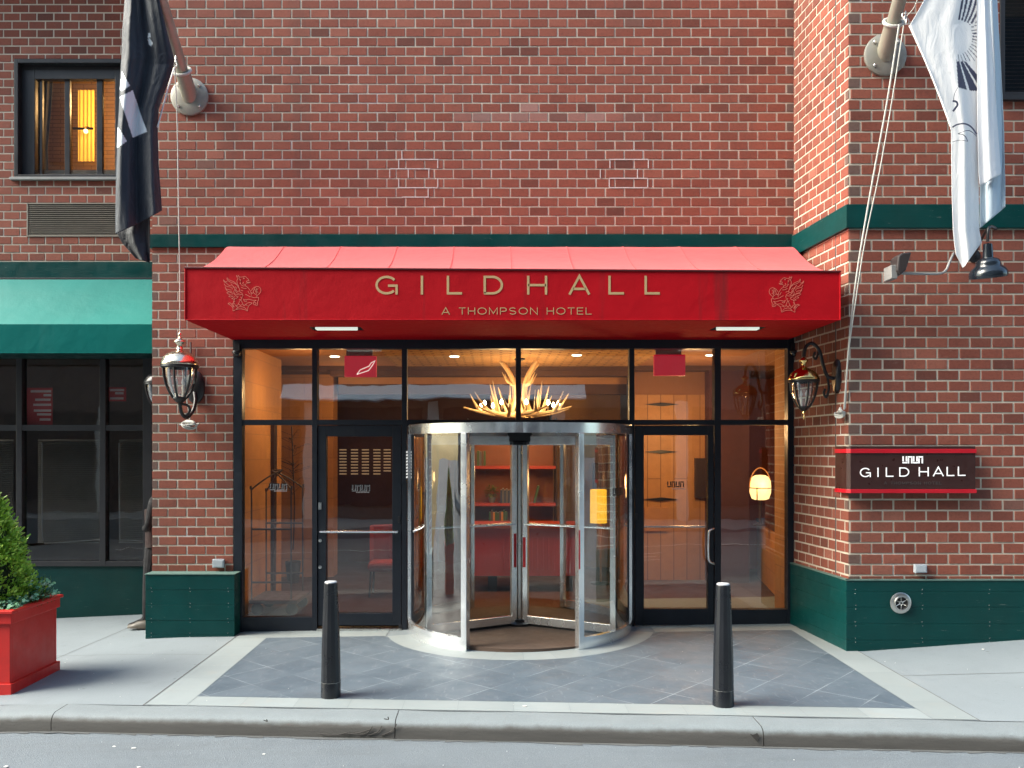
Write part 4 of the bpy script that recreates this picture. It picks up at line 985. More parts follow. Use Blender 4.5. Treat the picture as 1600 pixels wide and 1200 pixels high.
# tapered iron door pulls on the plank wall
for (px, py) in ((1034, 632), (1033, 706), (1033, 780)):
    mb = MB(); c = P(px, py, 3.24); hw = 27*(3.24+D0)/F; q = lambda a, b, d: Vector((c.x+a, 3.245-d, c.z+b))
    mb.prism([(-hw, 0), (-hw*.35, .018), (-.02, .026), (.02, .026), (hw*.35, .018), (hw, 0), (hw*.35, -.018), (.02, -.026), (-.02, -.026), (-hw*.35, -.018)], q, .02); mb.build('door_pull', 'black', lob)
mb = MB(); mb.box(PX(1086, 3.2), PX(1104, 3.2), 3.19, 3.25, PZ(778, 3.2), PZ(716, 3.2)); mb.build('wall_cabinet', 'dark_wood', lob)
mb = MB(); mb.box(PX(1008, 3.22), PX(1044, 3.22), 3.22, 3.25, PZ(830, 3.22), PZ(793, 3.22)); mb.build('low_cupboard', 'trim_wood', lob)
# window blinds at the back, left
M['lit_blind'] = emat('daylit_slat', (.85, .62, .38), .10)  # slats glow by themselves in place of daylight
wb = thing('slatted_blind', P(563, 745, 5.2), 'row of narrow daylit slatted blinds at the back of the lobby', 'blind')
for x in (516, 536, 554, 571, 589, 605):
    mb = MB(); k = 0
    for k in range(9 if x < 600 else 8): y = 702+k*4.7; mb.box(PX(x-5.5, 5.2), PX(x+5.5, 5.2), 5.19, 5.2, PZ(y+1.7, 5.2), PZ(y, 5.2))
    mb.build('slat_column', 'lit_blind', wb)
# round recessed lamps
def spot(px, py, Z, power):
    Y = (Z-E)*F/(HY-py)-D0; x = PX(px, Y); t = thing('ceiling_spotlight', (x, Y, Z), SPL.pop(0), 'ceiling light', 'recessed spotlights in the lobby ceiling')
    mb = MB(); mb.lathe((x, Y, Z), [(.075, -.001), (.075, -.008), (.06, -.008)], 20); mb.build('rim', 'steel', t)
    mb = MB(); mb.lathe((x, Y, Z-.009), [(.058, 0), (.058, -.004)], 20); mb.build('lens', M.setdefault('lens', emat('spot_lens', (1, .86, .62), 5)), t)
    d = bpy.data.lights.new('spot_beam', 'SPOT'); d.energy = power; d.color = (1, .66, .32); d.spot_size = R(120); d.spot_blend = .8; d.shadow_soft_size = .06
    o = bpy.data.objects.new('spot_beam', d); COL.objects.link(o); o.location = (x, Y, Z-.03)
SPL = ['round ceiling spotlight above the left side door, left of the red box sign', 'round ceiling spotlight up and to the left of the antler chandelier', 'round ceiling spotlight up and to the right of the antler chandelier', 'round ceiling spotlight above the right side door', 'farther round spotlight above the plank wall']
spot(523, 556, 3.11, 16); spot(710, 556, 3.10, 15); spot(901, 554, 3.10, 15); spot(1110, 554, 3.11, 20); spot(975, 614.5, 3.05, 12)
for (x, y, z, e) in ((-2.1, 2.8, 2.6, 5), (.4, 3.2, 2.2, 7), (2.5, 1.9, 2.2, 24), (4.2, 2.4, 2.3, 5), (-2.3, 1.1, 2.6, 6.5)):  # unseen fill lights added to brighten the lobby, without fixtures
    d = bpy.data.lights.new('lobby_lamp', 'POINT'); d.energy = e; d.color = (1, .60, .26); d.shadow_soft_size = .12
    o = bpy.data.objects.new('lobby_lamp', d); COL.objects.link(o); o.location = (x, y, z)

# antler chandelier
random.seed(3)
CC = P(812, 641, 1.9)
ch = thing('antler_chandelier', (CC.x, CC.y, 3.10), 'lit antler chandelier hanging above the revolving door', 'chandelier')
M['antler'] = pm('pale_antler', (.72, .52, .28), .45, var=.2, scale=8); 
def antler(base, tip_dir, ln, rad, tines, up=.5):
    mb = MB(); pts = []; base = Vector(base); d = Vector(tip_dir).normalized()
    for k in range(9):
        t = k/8; pts.append(base+d*ln*t+Vector((0, 0, up*ln*t*t)))
    mb.tube(pts, [1.15*rad*(1-.72*(k/8)) for k in range(9)], 8)
    for (t, off, l2) in tines:
        p = pts[int(t*8)]; q = Vector(off).normalized(); c2 = []
        for k in range(6):
            u = k/5; c2.append(p+q*l2*u+Vector((0, 0, .35*l2*u*u)))
        mb.tube(c2, [rad*.9*(1-.85*(k/5)) for k in range(6)], 7)
    return mb
for k in range(9):
    a = 2*pi*k/9+.2; d = Vector((cos(a), sin(a), 0)); s = Vector((-sin(a), cos(a), 0))
    mb = antler(CC+d*.14-s*.10+Vector((0, 0, -.06)), d*1.0+s*.35, .56+.06*random.random(), .031, [(.35, d*.35+s*random.uniform(-.3, .3)+Vector((0, 0, .9)), .26+.08*random.random()), (.70, d*.8-s*.4+Vector((0, 0, .8)), .24)], .16)
    mb.build('antler', 'antler', ch, smooth=True)
for k in range(4):
    a = R(40)+k*pi/2; d = Vector((cos(a), sin(a)*.6, 0)); top = Vector((CC.x, CC.y, CC.z))+d*.32+Vector((0, 0, .62))
    pts = smooth_pts([CC+d*.17+Vector((0, 0, -.02)), CC+d*.09+Vector((0, 0, .20)), CC+d*.14+Vector((0, 0, .42)), top], 4)
    mb = MB(); mb.tube(pts, [.036*(1-.35*i/(len(pts)-1)) for i in range(len(pts))], 8)
    mb.tube([pts[6], pts[6]+d*.12+Vector((0, 0, .06)), pts[6]+d*.2+Vector((0, 0, .17))], [.02, .014, .003], 7); mb.build('antler', 'antler', ch, smooth=True)
mb = MB(); mb.tube([CC+Vector((0, 0, -.08)), Vector((CC.x, CC.y, 3.10))], .012, 8); mb.lathe((CC.x, CC.y, 3.06), [(.07, .04), (.07, .02), (.02, 0)], 16); mb.build('stem', 'black', ch, smooth=True)
M['candle'] = emat('candle_bulb', (1, .80, .48), 26)
for k in range(10):
    a = 2*pi*k/10+.45; c = CC+Vector((cos(a)*.50, sin(a)*.50, -.02)); mb = MB(); mb.tube([c, c+Vector((0, 0, .07))], .010, 8); cb = mb.build('candle', 'antler', ch)
    mb = MB(); mb.lathe(c+Vector((0, 0, .07)), [(.006, 0), (.020, .016), (.022, .030), (.012, .052), (.001, .066)], 10); mb.build('bulb', 'candle', cb, smooth=True)
d = bpy.data.lights.new('chandelier_glow', 'POINT'); d.energy = 32; d.color = (1, .66, .30); d.shadow_soft_size = .3
o = bpy.data.objects.new('chandelier_glow', d); COL.objects.link(o); o.location = CC+Vector((0, 0, .12))

# red box signs hung over the side doors
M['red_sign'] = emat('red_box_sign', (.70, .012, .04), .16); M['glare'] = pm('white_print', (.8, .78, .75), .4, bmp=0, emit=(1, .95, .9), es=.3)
for lab, (x0, x1, y0, y1) in (('red box sign over the left door with a white curved stroke', (538, 588, 556, 589)), ('plain red box sign hung over the right door', (1022, 1071, 554, 587))):
    yy = .35; t = thing('hanging_sign', P((x0+x1)/2, y0, yy), lab, 'sign', None)
    mb = MB(); mb.box(PX(x0, yy), PX(x1, yy), yy, yy+.05, PZ(y1, yy), PZ(y0, yy)); mb.build('sign_box', 'red_sign', t, bevel=.006)
    mb = MB(); mb.box(PX(x0+3, yy), PX(x1-6, yy), yy+.01, yy+.05, PZ(y0, yy)+.002, PZ(y0-11, yy)); mb.build('bracket', 'galv', t)
    if x0 < 700:  # this stroke is a reflection painted on the sign face, slightly glowing
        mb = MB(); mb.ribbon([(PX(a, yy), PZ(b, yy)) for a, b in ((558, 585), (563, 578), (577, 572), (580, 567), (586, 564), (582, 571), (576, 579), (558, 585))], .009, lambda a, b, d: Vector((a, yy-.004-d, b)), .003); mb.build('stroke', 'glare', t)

# bookcase and books
bk = thing('bookcase', (PX(800, 3.9), 3.9, 0), 'red shelved bookcase with an orange back behind the revolving door', 'bookcase')
bx0, bx1 = PX(733, 3.75), PX(866, 3.75)
mb = MB(); mb.box(bx0, bx1, 4.05, 4.08, .03, 2.35); mb.build('back_panel', 'orange_back', bk)
shz = [PZ(728, 3.75), PZ(786, 3.75), PZ(822, 3.75), .35]
for z in shz+[2.36]: mb = MB(); mb.box(bx0-.02, bx1+.02, 3.72, 4.05, z-.045, z); mb.build('shelf', 'red_wood', bk)
for x in (bx0-.045, bx1+.021): mb = MB(); mb.box(x, x+.024, 3.72, 4.08, .03, 2.40); mb.build('side', 'dark_wood', bk)
cols = {'blue': (.03, .05, .12), 'orange': (.55, .20, .03), 'green': (.05, .10, .04), 'cream': (.42, .34, .22), 'brown': (.12, .05, .03), 'grey': (.12, .12, .13), 'red': (.35, .03, .02)}
for k, v in cols.items(): M['book_'+k] = pm(k+'_book_cover', v, .5, var=.15, bmp=0)
M['paper'] = pm('book_pages', (.6, .52, .38), .8, bmp=0)
def book(x, y, z, t, h, dpth, colr, lab, grp, lean=0):
    o = thing('book', (x, y, z), lab, 'book', grp)
    mb = MB(); mb.box(x, x+t, y, y+dpth, z, z+h); mb.build('cover', 'book_'+colr, o, bevel=.002)
    mb = MB(); mb.box(x+.003, x+t-.003, y+.01, y+dpth-.01, z+h, z+h+.001); mb.build('pages', 'paper', o)
    o.rotation_euler = (0, lean, 0)
random.seed(8)
shelf_books = [(1, 740, 'orange', 0, .28), (1, 752, 'grey', 0, .2), (1, 757, 'cream', 0, .2), (1, 762, 'brown', 0, .2)]
book(PX(738, 3.75), 3.76, shz[1], .035, .26, .2, 'orange', 'tall orange book alone at the left end of the middle shelf', None)
book(PX(846, 3.75)-.12, 3.76, shz[1], .03, .27, .2, 'green', 'green book leaning on the right part of the middle shelf', None, R(14))
ORD = ('first', 'second', 'third', 'fourth', 'fifth', 'sixth', 'seventh', 'eighth', 'ninth')
x = PX(782, 3.75)
for i in range(7): book(x, 3.76, shz[1], .026, .19+.03*random.random(), .16, ('blue', 'grey')[i % 2], ORD[i]+' book from the left in the small dark row on the middle shelf', 'row of small dark books on the middle shelf'); x += .028
x = PX(742, 3.75)
for i in range(5): book(x, 3.76, shz[0], .03, .2+.05*random.random(), .17, ('brown', 'green', 'grey')[i % 3], ORD[i]+' book from the left in the brownish row on the top shelf', 'row of brownish books on the top shelf'); x += .033
x = PX(764, 3.75)
for i in range(9): book(x, 3.76, shz[2], .028, .20+.04*random.random(), .17, ('green', 'brown', 'orange', 'green')[i % 4], ORD[i]+' book from the left in the green and orange row on the bottom shelf', 'row of books on the bottom shelf'); x += .031
sp = thing('shelf_plant', (PX(775, 3.8), 3.85, shz[1]), 'small bushy green plant in a pot on the middle bookcase shelf', 'plant')
c = Vector((PX(775, 3.8)-.06, 3.88, shz[1])); mb = MB(); mb.lathe(c, [(.04, 0), (.055, .07), (.05, .08), (.045, .07)], 16); mb.build('pot', 'book_grey', sp, smooth=True)
mb = MB()
for k in range(160):
    d = Vector((random.gauss(0, 1), random.gauss(0, .8), random.gauss(0, 1))).normalized(); p_ = c+Vector((0, 0, .16))+d*random.uniform(.03, .11); s_ = d.cross(Vector((.3, .5, 1))).normalized()*.012; mb.add([p_-s_, p_+s_, p_+d*.035], [(0, 1, 2)])
M['shelf_leaf'] = pm('bright_shelf_leaf', (.12, .16, .03), .6, bmp=0); mb.build('foliage', 'shelf_leaf', sp, fix=False, solid=.001)
# red reception desk
dk = thing('reception_desk', (PX(820, 2.4), 2.4, .03), 'bright red fluted desk in the middle of the lobby', 'desk')
xa, xb = PX(733, 2.2), PX(905, 2.2); zt_, zb_ = PZ(826, 2.2), PZ(900, 2.2)
M['red_desk'] = pm('red_desk_lacquer', (.50, .018, .012), .35, var=.1)
mb = MB(); mb.box(xa, xb, 2.2, 2.8, zb_, zt_); 
for k in range(10): x = lerp(xa+.45, xb-.35, k/9); mb.box(x, x+.022, 2.19, 2.2, zb_+.08, zt_-.12)
mb.build('desk_body', 'red_desk', dk, bevel=.004)
mb = MB(); mb.box(xa-.04, xb+.04, 2.16, 2.84, zt_+.001, zt_+.05); mb.build('desk_top', 'red_wood', dk, bevel=.004)
mb = MB(); mb.box(xa+.25, xa+.37, 2.25, 2.7, .03, zb_-.001); mb.build('leg', 'black', dk); mb = MB(); mb.box(xb-.2, xb-.08, 2.25, 2.7, .03, zb_-.001); mb.build('leg', 'black', dk)
# red armchair seen through the left door
ac = thing('armchair', (PX(602, 2.0), 2.0, .03), 'small red upholstered armchair behind the left side door', 'armchair')
x = PX(603, 1.9); M['red_felt'] = pm('red_upholstery', (.30, .015, .008), .85)
mb = MB(); mb.box(x-.22, x+.22, 1.75, 2.15, .36, .48); mb.build('seat', 'red_felt', ac, bevel=.04)
mb = MB(); pts = [(x-.24, 2.12), (x-.2, 2.22), (x, 2.28), (x+.2, 2.22), (x+.24, 2.12)]
mb.rings([[(px_, py_-.03, .40), (px_, py_+.03, .40), (px_, py_+.03, .92), (px_, py_-.03, .92)] for px_, py_ in pts]); mb.build('backrest', 'red_felt', ac, bevel=.02)
for lx in (-.18, .18):
    for ly in (1.8, 2.1): mb = MB(); mb.tube([(x+lx*1.1, ly, .03), (x+lx, ly, .36)], .014, 8); mb.build('leg', 'black', ac)
# luggage cart
lc = thing('luggage_cart', (PX(432, .9), .9, .03), 'birdcage luggage cart of thin metal tubes inside the left glass panel', 'luggage cart')
yf, yb_ = .55, 1.15
def q(px, py, Y): return P(px, py, Y)
rr = .009
zpost = PZ(768, yf)
A_, B_ = q(393, 765, yf), q(455, 765, yf); C_, D_ = q(416, 768, yb_), q(473, 762, yb_)
ap = q(425, 735, .85); ap2 = q(441, 734, .85)
mb = MB()
for p_, a_ in ((A_, ap2), (B_, ap), (C_, ap2), (D_, ap)):
    mb.tube(smooth_pts([Vector((p_.x, p_.y, .22)), Vector((p_.x, p_.y, p_.z-.05)), p_, lerp(p_, a_, .5)+Vector((0, 0, .02)), a_], 4), rr, 8)
mb.tube([ap, ap2], rr, 8); mb.build('birdcage_frame', 'conduit', lc, smooth=True)
mb = MB()
for z_ in (PZ(827, yf), PZ(910, yf)): mb.tube([(A_.x, yf, z_), (B_.x, yf, z_)], .011, 8); mb.tube([(C_.x, yb_, z_+.02), (D_.x, yb_, z_+.02)], .011, 8)
mb.build('cross_rails', 'conduit', lc, smooth=True)
mb = MB(); mb.box(A_.x-.02, D_.x+.08, yf-.03, yb_+.03, .17, .215); mb.build('platform', 'maroon', lc, bevel=.01)
for wx in (A_.x+.05, D_.x):
    for wy in (yf+.05, yb_-.05): mb = MB(); mb.lathe((wx, wy, .10), [(.055, -.015), (.068, -.01), (.068, .01), (.055, .015)], 16, 0, 'Y'); mb.build('wheel', 'rubber', lc, smooth=True)
# spindly branch in a pot
pl = thing('potted_branch', (PX(462, 3.0), 3.0, .03), 'sparse dark leaved plant beside the amber stone wall', 'plant')
mb = MB(); base = Vector((PX(458, 3), 3, .5)); ctr = [base, base+Vector((.02, 0, .6)), base+Vector((.0, 0, 1.2)), base+Vector((-.02, 0, 1.75))]
mb.tube(smooth_pts(ctr, 4), .010, 6)
random.seed(6); leaves = MB()
for k in range(46):
    z = random.choice((random.uniform(1.1, 1.3), random.uniform(1.35, 1.55), random.uniform(1.65, 1.95)))+.25; a = random.uniform(0, 2*pi); r = random.uniform(.03, .26)
    p_ = Vector((base.x+cos(a)*r, base.y+sin(a)*r*.6, z)); mb.tube([Vector((base.x, base.y, z-.08)), p_], .003, 4)
    d1 = Vector((cos(a), sin(a), random.uniform(-.3, .5))).normalized()*.05; d2 = d1.cross(Vector((0, 0, 1))).normalized()*.02
    leaves.add([p_, p_+d1*.5+d2, p_+d1, p_+d1*.5-d2], [(0, 1, 2, 3)])
mb.build('stem', 'dark_wood', pl); M['dark_leaf'] = pm('dark_leaf', (.02, .035, .01), .6); leaves.build('foliage', 'dark_leaf', pl, fix=False, solid=.002)
mb = MB(); mb.lathe((base.x, base.y, .03), [(.08, 0), (.10, .2), (.11, .3), (.10, .31), (.09, .28)], 20); mb.build('pot', 'dark_wood', pl, smooth=True)
# yellow shade floor lamp, framed picture
yl = thing('floor_lamp', (PX(935, 2.9), 2.9, .03), 'floor lamp with a glowing yellow drum shade right of the desk', 'lamp')
c = P(935, 817, 2.9); M['yshade'] = emat('yellow_shade', (1, .55, .02), .50)
hh = PZ(765, 2.9)-c.z; r_ = 13*(2.9+D0)/F
mb = MB(); mb.lathe((c.x, c.y, c.z), [(r_, 0), (r_*.97, hh)], 32, cap=False); mb.build('lamp_shade', 'yshade', yl, smooth=True, solid=.004)
mb = MB(); mb.tube([(c.x+.03, c.y, .05), (c.x+.03, c.y, c.z+.2)], .014, 10); mb.build('stem', M['trim_wood'], yl, smooth=True)
mb = MB(); mb.lathe((c.x+.03, c.y, .03), [(.14, 0), (.14, .02), (.03, .03)], 24); mb.build('base', 'black', yl, smooth=True)
fp = thing('framed_picture', P(935, 745, 4.58), 'dark framed picture on the beige wall behind the yellow lamp', 'picture')
mb = MB(); x0, x1, z0, z1 = PX(926, 4.58), PX(966, 4.58), PZ(778, 4.58), PZ(723, 4.58); frame_rect(mb, x0, x1, z0, z1, 4.56, 4.6, .03); mb.build('frame', 'black', fp)
mb = MB(); mb.box(x0+.03, x1-.03, 4.575, 4.6, z0+.03, z1-.03); mb.build('canvas', M.setdefault('canvas', pm('dim_picture', (.09, .06, .04), .6, var=.5)), fp)
# lantern lamp on the counter
ll = thing('lantern_lamp', P(1188, 782, 2.4), 'glowing white globe lamp with a bentwood loop handle on the counter', 'lamp')
c = P(1188, 761, 2.4); k_ = (2.4+D0)/F; M['globe'] = emat('glowing_globe', (1, .66, .26), .8)
mb = MB(); mb.lathe(c, [(8*k_, -20*k_), (13*k_, -18*k_), (16*k_, -9*k_), (16.2*k_, 0), (15.5*k_, 9*k_), (12*k_, 16*k_), (7*k_, 18.5*k_), (.5*k_, 19*k_)], 28); mb.build('globe', 'globe', ll, smooth=True)
mb = MB(); pts = [c+Vector((cos(R(a))*16.8*k_, 0, sin(R(a))*32*k_-2*k_)) for a in range(0, 181, 10)]; mb.tube(pts, .008, 8); mb.build('handle', 'trim_wood', ll, smooth=True)
mb = MB(); mb.lathe(c+Vector((0, 0, -1*k_)), [(16.9*k_, -.008), (16.9*k_, .004)], 28, cap=False); mb.tube([c+Vector((-9*k_, -16*k_*.8, 0)), c+Vector((-9*k_, -16*k_*.8, -21*k_))], .006, 6)
mb.build('band', 'dark_wood', ll, solid=.006)
mb = MB(); mb.lathe((c.x, c.y, .901), [(.09, 0), (.09, .015), (.02, .02), (.02, c.z-20*k_-.901)], 20); mb.build('base', 'dark_wood', ll, smooth=True)
d = bpy.data.lights.new('lantern_glow', 'POINT'); d.energy = 2.5; d.color = (1, .5, .2); d.shadow_soft_size = .1
o = bpy.data.objects.new('lantern_glow', d); COL.objects.link(o); o.location = c+Vector((0, -.26, .05))

# ---------------------------------------------------------------- buildings across the street (only mirrored in the glass)
ob = thing('opposite_building', (0, -14.4, 0), 'plain building across the street mirrored in the entrance glass', 'building')
M['opp'] = pm('grey_brick_far', (.16, .13, .115), .85, scale=2); M['opp_w'] = pm('far_window', (.03, .035, .045), .15); M['fascia'] = pm('pale_blue_fascia', (.78, .93, 1.0), .5, var=.03)
mb = MB(); mb.box(-30, 30, -20, -14.2, -.3, 15.5); mb.build('wall', 'opp', ob)
mb = MB(); mb.rings([[(x, -14.2, 3.30), (x, -13.6, 3.30), (x, -13.6, 3.33), (x, -14.2, 3.72)] for x in (-5.8, 2.4)]); mb.build('fascia', 'fascia', ob)  # sloped pale band added to mirror as a bright strip in the transoms
for i in range(-6, 7):
    for z in (4.7, 7.7, 10.7):
        mb = MB(); mb.box(i*2.6-.7, i*2.6+.7, -14.2, -14.15, z, z+1.9); mb.build('window', 'opp_w', ob)
M['opp_pier'] = pm('pale_stone_pier', (.62, .60, .55), .7)
for i in range(-5, 6):  # pale piers added so the glass mirrors bright upright streaks
    mb = MB(); mb.box(i*3.4-1.85, i*3.4-1.55, -14.2, -14.05, 0, 3.25); mb.build('pier', 'opp_pier', ob)
for i in range(-4, 5):
    mb = MB(); mb.box(i*3.4-1.4, i*3.4+1.4, -14.2, -14.16, .4, 3.1); mb.build('shop_window', 'opp_w', ob)
# ---------------------------------------------------------------- wall sign, lower right
WY = -1.18
sg = thing('wall_sign', (3.8, -1.2, PZ(770, -1.28)), 'dark brown sign with white lettering and red edges wrapped round the brick corner', 'sign')
SY = -1.275
sx0, sx1 = PX(1327, SY), PX(1524, SY); sz0, sz1 = PZ(771, SY), PZ(697, SY)
fp_ = [(3.205, -1.06), (sx0-.012, SY+.035), (sx0+.012, SY), (sx1, SY), (sx1, -1.175), (3.32, -1.175), (3.25, -1.06)]
mb = MB(); mb.prism(fp_, lambda a, b, d: Vector((a, b, sz0+.001+d)), sz1-sz0-.002); mb.build('sign_box', 'sign', sg)
def grow(e): return [(3.205-e, -1.06), (sx0-.012-e, SY+.03-e*.4), (sx0+.012-e*.4, SY-e), (sx1+e, SY-e), (sx1+e, -1.175), (3.32, -1.175), (3.25, -1.06)]
for za, zb_ in ((PZ(708, SY), PZ(701.5, SY)), (PZ(770.5, SY), PZ(764.5, SY))):
    mb = MB(); mb.prism(grow(.008), lambda a, b, d: Vector((a, b, za+d)), zb_-za); mb.build('red_edge', 'sign_red', sg, bevel=.002)
fS = lambda x, z, d: Vector((x, SY-.001-d, z))
sp_ = lambda px: PX(px, SY)
mb = MB(); zb_ = PZ(745.5, SY); hh = PZ(731, SY)-zb_; up = 0
def sl(ch, a, b): return (ch, sp_(a), zb_+(a-1343)/165*.012, sp_(b)-sp_(a))
put_text(sg, [sl('G', 1343.5, 1360.5), sl('I', 1369.5, 1374), sl('L', 1384, 1396), sl('D', 1405, 1420.5), sl('H', 1435.5, 1451), sl('A', 1457.5, 1474.5), sl('L', 1479, 1491), sl('L', 1496.5, 1508.5)], hh, .0100, fS, 'letter_white', .002)
mb = MB(); logo(mb, sp_(1409.5), PZ(724, SY), sp_(1442.5)-sp_(1409.5), fS); mb.build('logo', 'letter_white', sg)
mb = MB(); h2 = PZ(752.5, SY)-PZ(757, SY); put_text(sg, line('A THOMPSON HOTEL', sp_(1381), sp_(1471), PZ(757, SY), h2, h2*.3, h2*.5), h2, .005, fS, 'faint', .001)

# ---------------------------------------------------------------- small fittings on the walls
for (px, py, yy, lab) in ((342, 880, -.02, 'small grey electrical box low on the left brick pier'), (1437, 888, -1.2, 'small grey electrical box above the round vent on the right wall')):
    c = P(px, py, yy); k = (yy+D0)/F; mb = MB(); mb.box(c.x-9*k, c.x+9*k, yy-.03, yy+.012, c.z-6.5*k, c.z+6.5*k)
    mb.box(c.x-7.4*k, c.x+7.4*k, yy-.034, yy-.03, c.z-5*k, c.z+5*k); tag(mb.build('junction_box', 'plastic', bevel=.004), lab, 'electrical box')
mb = MB(); mb.tube([(PX(298, -.03), -.03, 3.06), (PX(298, -.03), -.03, PZ(556, -.03)), (PX(303, -.03), -.03, PZ(572, -.03)), (PX(305, -.03), -.02, PZ(592, -.03))], .010, 8)
tag(mb.build('conduit', 'conduit', smooth=True), 'thin grey conduit pipe running down behind the brass topped lantern', 'pipe')

# ---------------------------------------------------------------- wall lanterns
M['lglass'] = glass_mat('lantern_glass', (.93, .95, .95), 3.5, wav=.3, base=.05)
def lantern_body(t, c, s, cap_mat, ratio=1.0):
    # c = centre of the rim of the dome; s = rim radius
    mb = MB(); mb.lathe(c, [(s*1.0, 0), (s*1.02, s*.06), (s*.97, s*.18), (s*.86, s*.42), (s*.66, s*.62), (s*.42, s*.76), (s*.24, s*.82), (s*.16, s*.95), (s*.14, s*1.12), (s*.30, s*1.25), (s*.30, s*1.32), (s*.20, s*1.42), (s*.06, s*1.52), (s*.05, s*1.60), (s*.09, s*1.68), (s*.04, s*1.80), (s*.005, s*1.86)], 32)
    mb.build('dome', cap_mat, t, smooth=True, angle=60)
    mb = MB(); mb.lathe(c, [(s*.99, -.001), (s*1.0, -s*.10), (s*.93, -s*.17), (s*.86, -s*.17), (s*.86, -.001)], 32); 
    prof = [(s*.87, -s*.15), (s*.84, -s*.55), (s*.74, -s*1.0), (s*.58, -s*1.4), (s*.36, -s*1.78)]
    for k in range(6):
        a = R(60)*k+R(30); mb.tube([c+Vector((cos(a)*r, sin(a)*r, z)) for r, z in prof], s*.065, 6)
    mb.lathe(c, [(s*.37, -s*1.74), (s*.38, -s*1.82), (s*.24, -s*1.98), (s*.12, -s*2.08), (s*.001, -s*2.09)], 24)
    mb.build('cage', 'black', t, smooth=True)
    mb = MB(); mb.lathe(c, [(r*.93, z) for r, z in prof], 24, cap=False); mb.build('glass_bowl', 'lglass', t, smooth=True)
    mb = MB()
    for dx in (-.14, .14): mb.tube([c+Vector((dx*s*1.3, 0, -s*1.75)), c+Vector((dx*s*1.3, 0, -s*1.1))], s*.075, 8)
    cd = mb.build('candle', M.setdefault('candle_tube', pm('ivory_candle_tube', (.70, .62, .48), .5)), t, smooth=True)
    mb = MB()
    for dx in (-.14, .14): mb.lathe(c+Vector((dx*s*1.3, 0, -s*1.1)), [(s*.03, 0), (s*.09, s*.12), (s*.08, s*.26), (s*.005, s*.45)], 10)
    mb.build('bulb', M.setdefault('clear_bulb', pm('frosted_bulb', (.75, .74, .70), .2, bmp=0)), cd, smooth=True)
c = P(281, 571, -.34); s = 28.5*(-.34+D0)/F
t = thing('wall_lantern', (c.x, 0, c.z-.5), 'wall lantern with pale brass dome standing on a scroll arm, on the left brick pier', 'lantern')
lantern_body(t, c, s, 'pale_brass')
mb = MB(); bp = Vector((PX(306, 0), -.018, PZ(605, 0)))
mb.rings([[bp+Vector((cos(a)*.10*k, yy, sin(a)*.175*k)) for a in [2*pi*i/28 for i in range(28)]] for yy, k in ((.018, 1), (-.004, 1), (-.016, .86), (-.022, .8))]); mb.build('back_plate', 'black', t, smooth=True, angle=50)
mb = MB(); b0_ = c+Vector((0, 0, -s*2.05))
mb.tube(smooth_pts([b0_, b0_+Vector((.0, .02, -.06)), b0_+Vector((.01, .05, -.12)), b0_+Vector((.03, .12, -.145)), b0_+Vector((.06, .2, -.08)), b0_+Vector((.075, .24, .02)), bp+Vector((0, -.02, -.06))], 6), .019, 10)
mb.tube(smooth_pts([b0_+Vector((.0, .0, -.01)), b0_+Vector((.055, .05, -.02)), b0_+Vector((.075, .08, -.06)), b0_+Vector((.06, .08, -.10)), b0_+Vector((.03, .07, -.13))], 6), .013, 8)
mb.build('scroll_arm', 'black', t, smooth=True)
def hang_lantern(loc, base, out, lab, s, cap='brass'):
    # base: centre of plate on the wall; out: unit vector off the wall; lantern hangs at distance
    t = thing('wall_lantern', base, lab, 'lantern', None)
    o = Vector(out); c = Vector(loc); lantern_body(t, c, s, cap)
    w_ = Vector((0, 1, 0)) if abs(o.x) > .5 else Vector((1, 0, 0)); base = Vector(base)
    mb = MB(); mb.rings([[base+o*d+w_*cos(a)*.075*k+Vector((0, 0, sin(a)*.165*k)) for a in [2*pi*i/28 for i in range(28)]] for d, k in ((-.02, 1), (.012, 1), (.024, .86), (.03, .8))]); mb.build('back_plate', 'black', t, smooth=True, angle=50)
    L = (c-base).dot(o); top = c.z+s*1.75
    A_ = lambda u, z: base+o*u+Vector((0, 0, z-base.z))
    off = Vector((0, (c.y-base.y), 0)) if abs(o.x) > .5 else Vector((0, 0, 0))
    mb = MB(); pts = smooth_pts([A_(L, top-.03)+off, A_(L*.95, top+.06)+off, A_(L*.76, top+.10)+off*.8, A_(L*.54, top+.03)+off*.5, A_(L*.42, top-.12)+off*.3, A_(L*.30, base.z), A_(L*.05, base.z-.02)], 6)
    mb.tube(pts, [.017]*len(pts), 10)
    mb.tube(smooth_pts([A_(L*.54, top+.03)+off*.5, A_(L*.64, top-.05)+off*.5, A_(L*.72, top-.03)+off*.5, A_(L*.68, top+.015)+off*.5], 5), .011, 8)
    mb.tube(smooth_pts([A_(L*.30, base.z)+off*.1, A_(L*.26, base.z-.12)+off*.1, A_(L*.34, base.z-.2)+off*.1, A_(L*.42, base.z-.16)+off*.1, A_(L*.37, base.z-.12)+off*.1], 5), .012, 8)
    mb.build('scroll_arm', 'black', t, smooth=True)
    mb = MB(); mb.lathe(c, [(s*.10, -s*2.06), (s*.14, -s*2.2), (s*.05, -s*2.3), (s*.10, -s*2.42), (s*.02, -s*2.62), (s*.003, -s*2.66)], 16); mb.build('finial', 'brass', t, smooth=True)
    return t
bx = 3.18+.1*(.92/1.184)
s2 = 23.5*(-.92+D0)/F
hang_lantern(P(1256, 594, -.92), (bx, -.97, PZ(588, -.97)), (-1, 0, 0), 'wall lantern with shiny brass dome hanging from a scroll arm, right of the entrance', s2)
hang_lantern(Vector((-3.865, .62, PZ(599, .62))), (-3.685, .62, PZ(594, .62)), (-1, 0, 0), 'wall lantern almost hidden round the left edge of the brick pier, beside the shop window', s2, 'black')

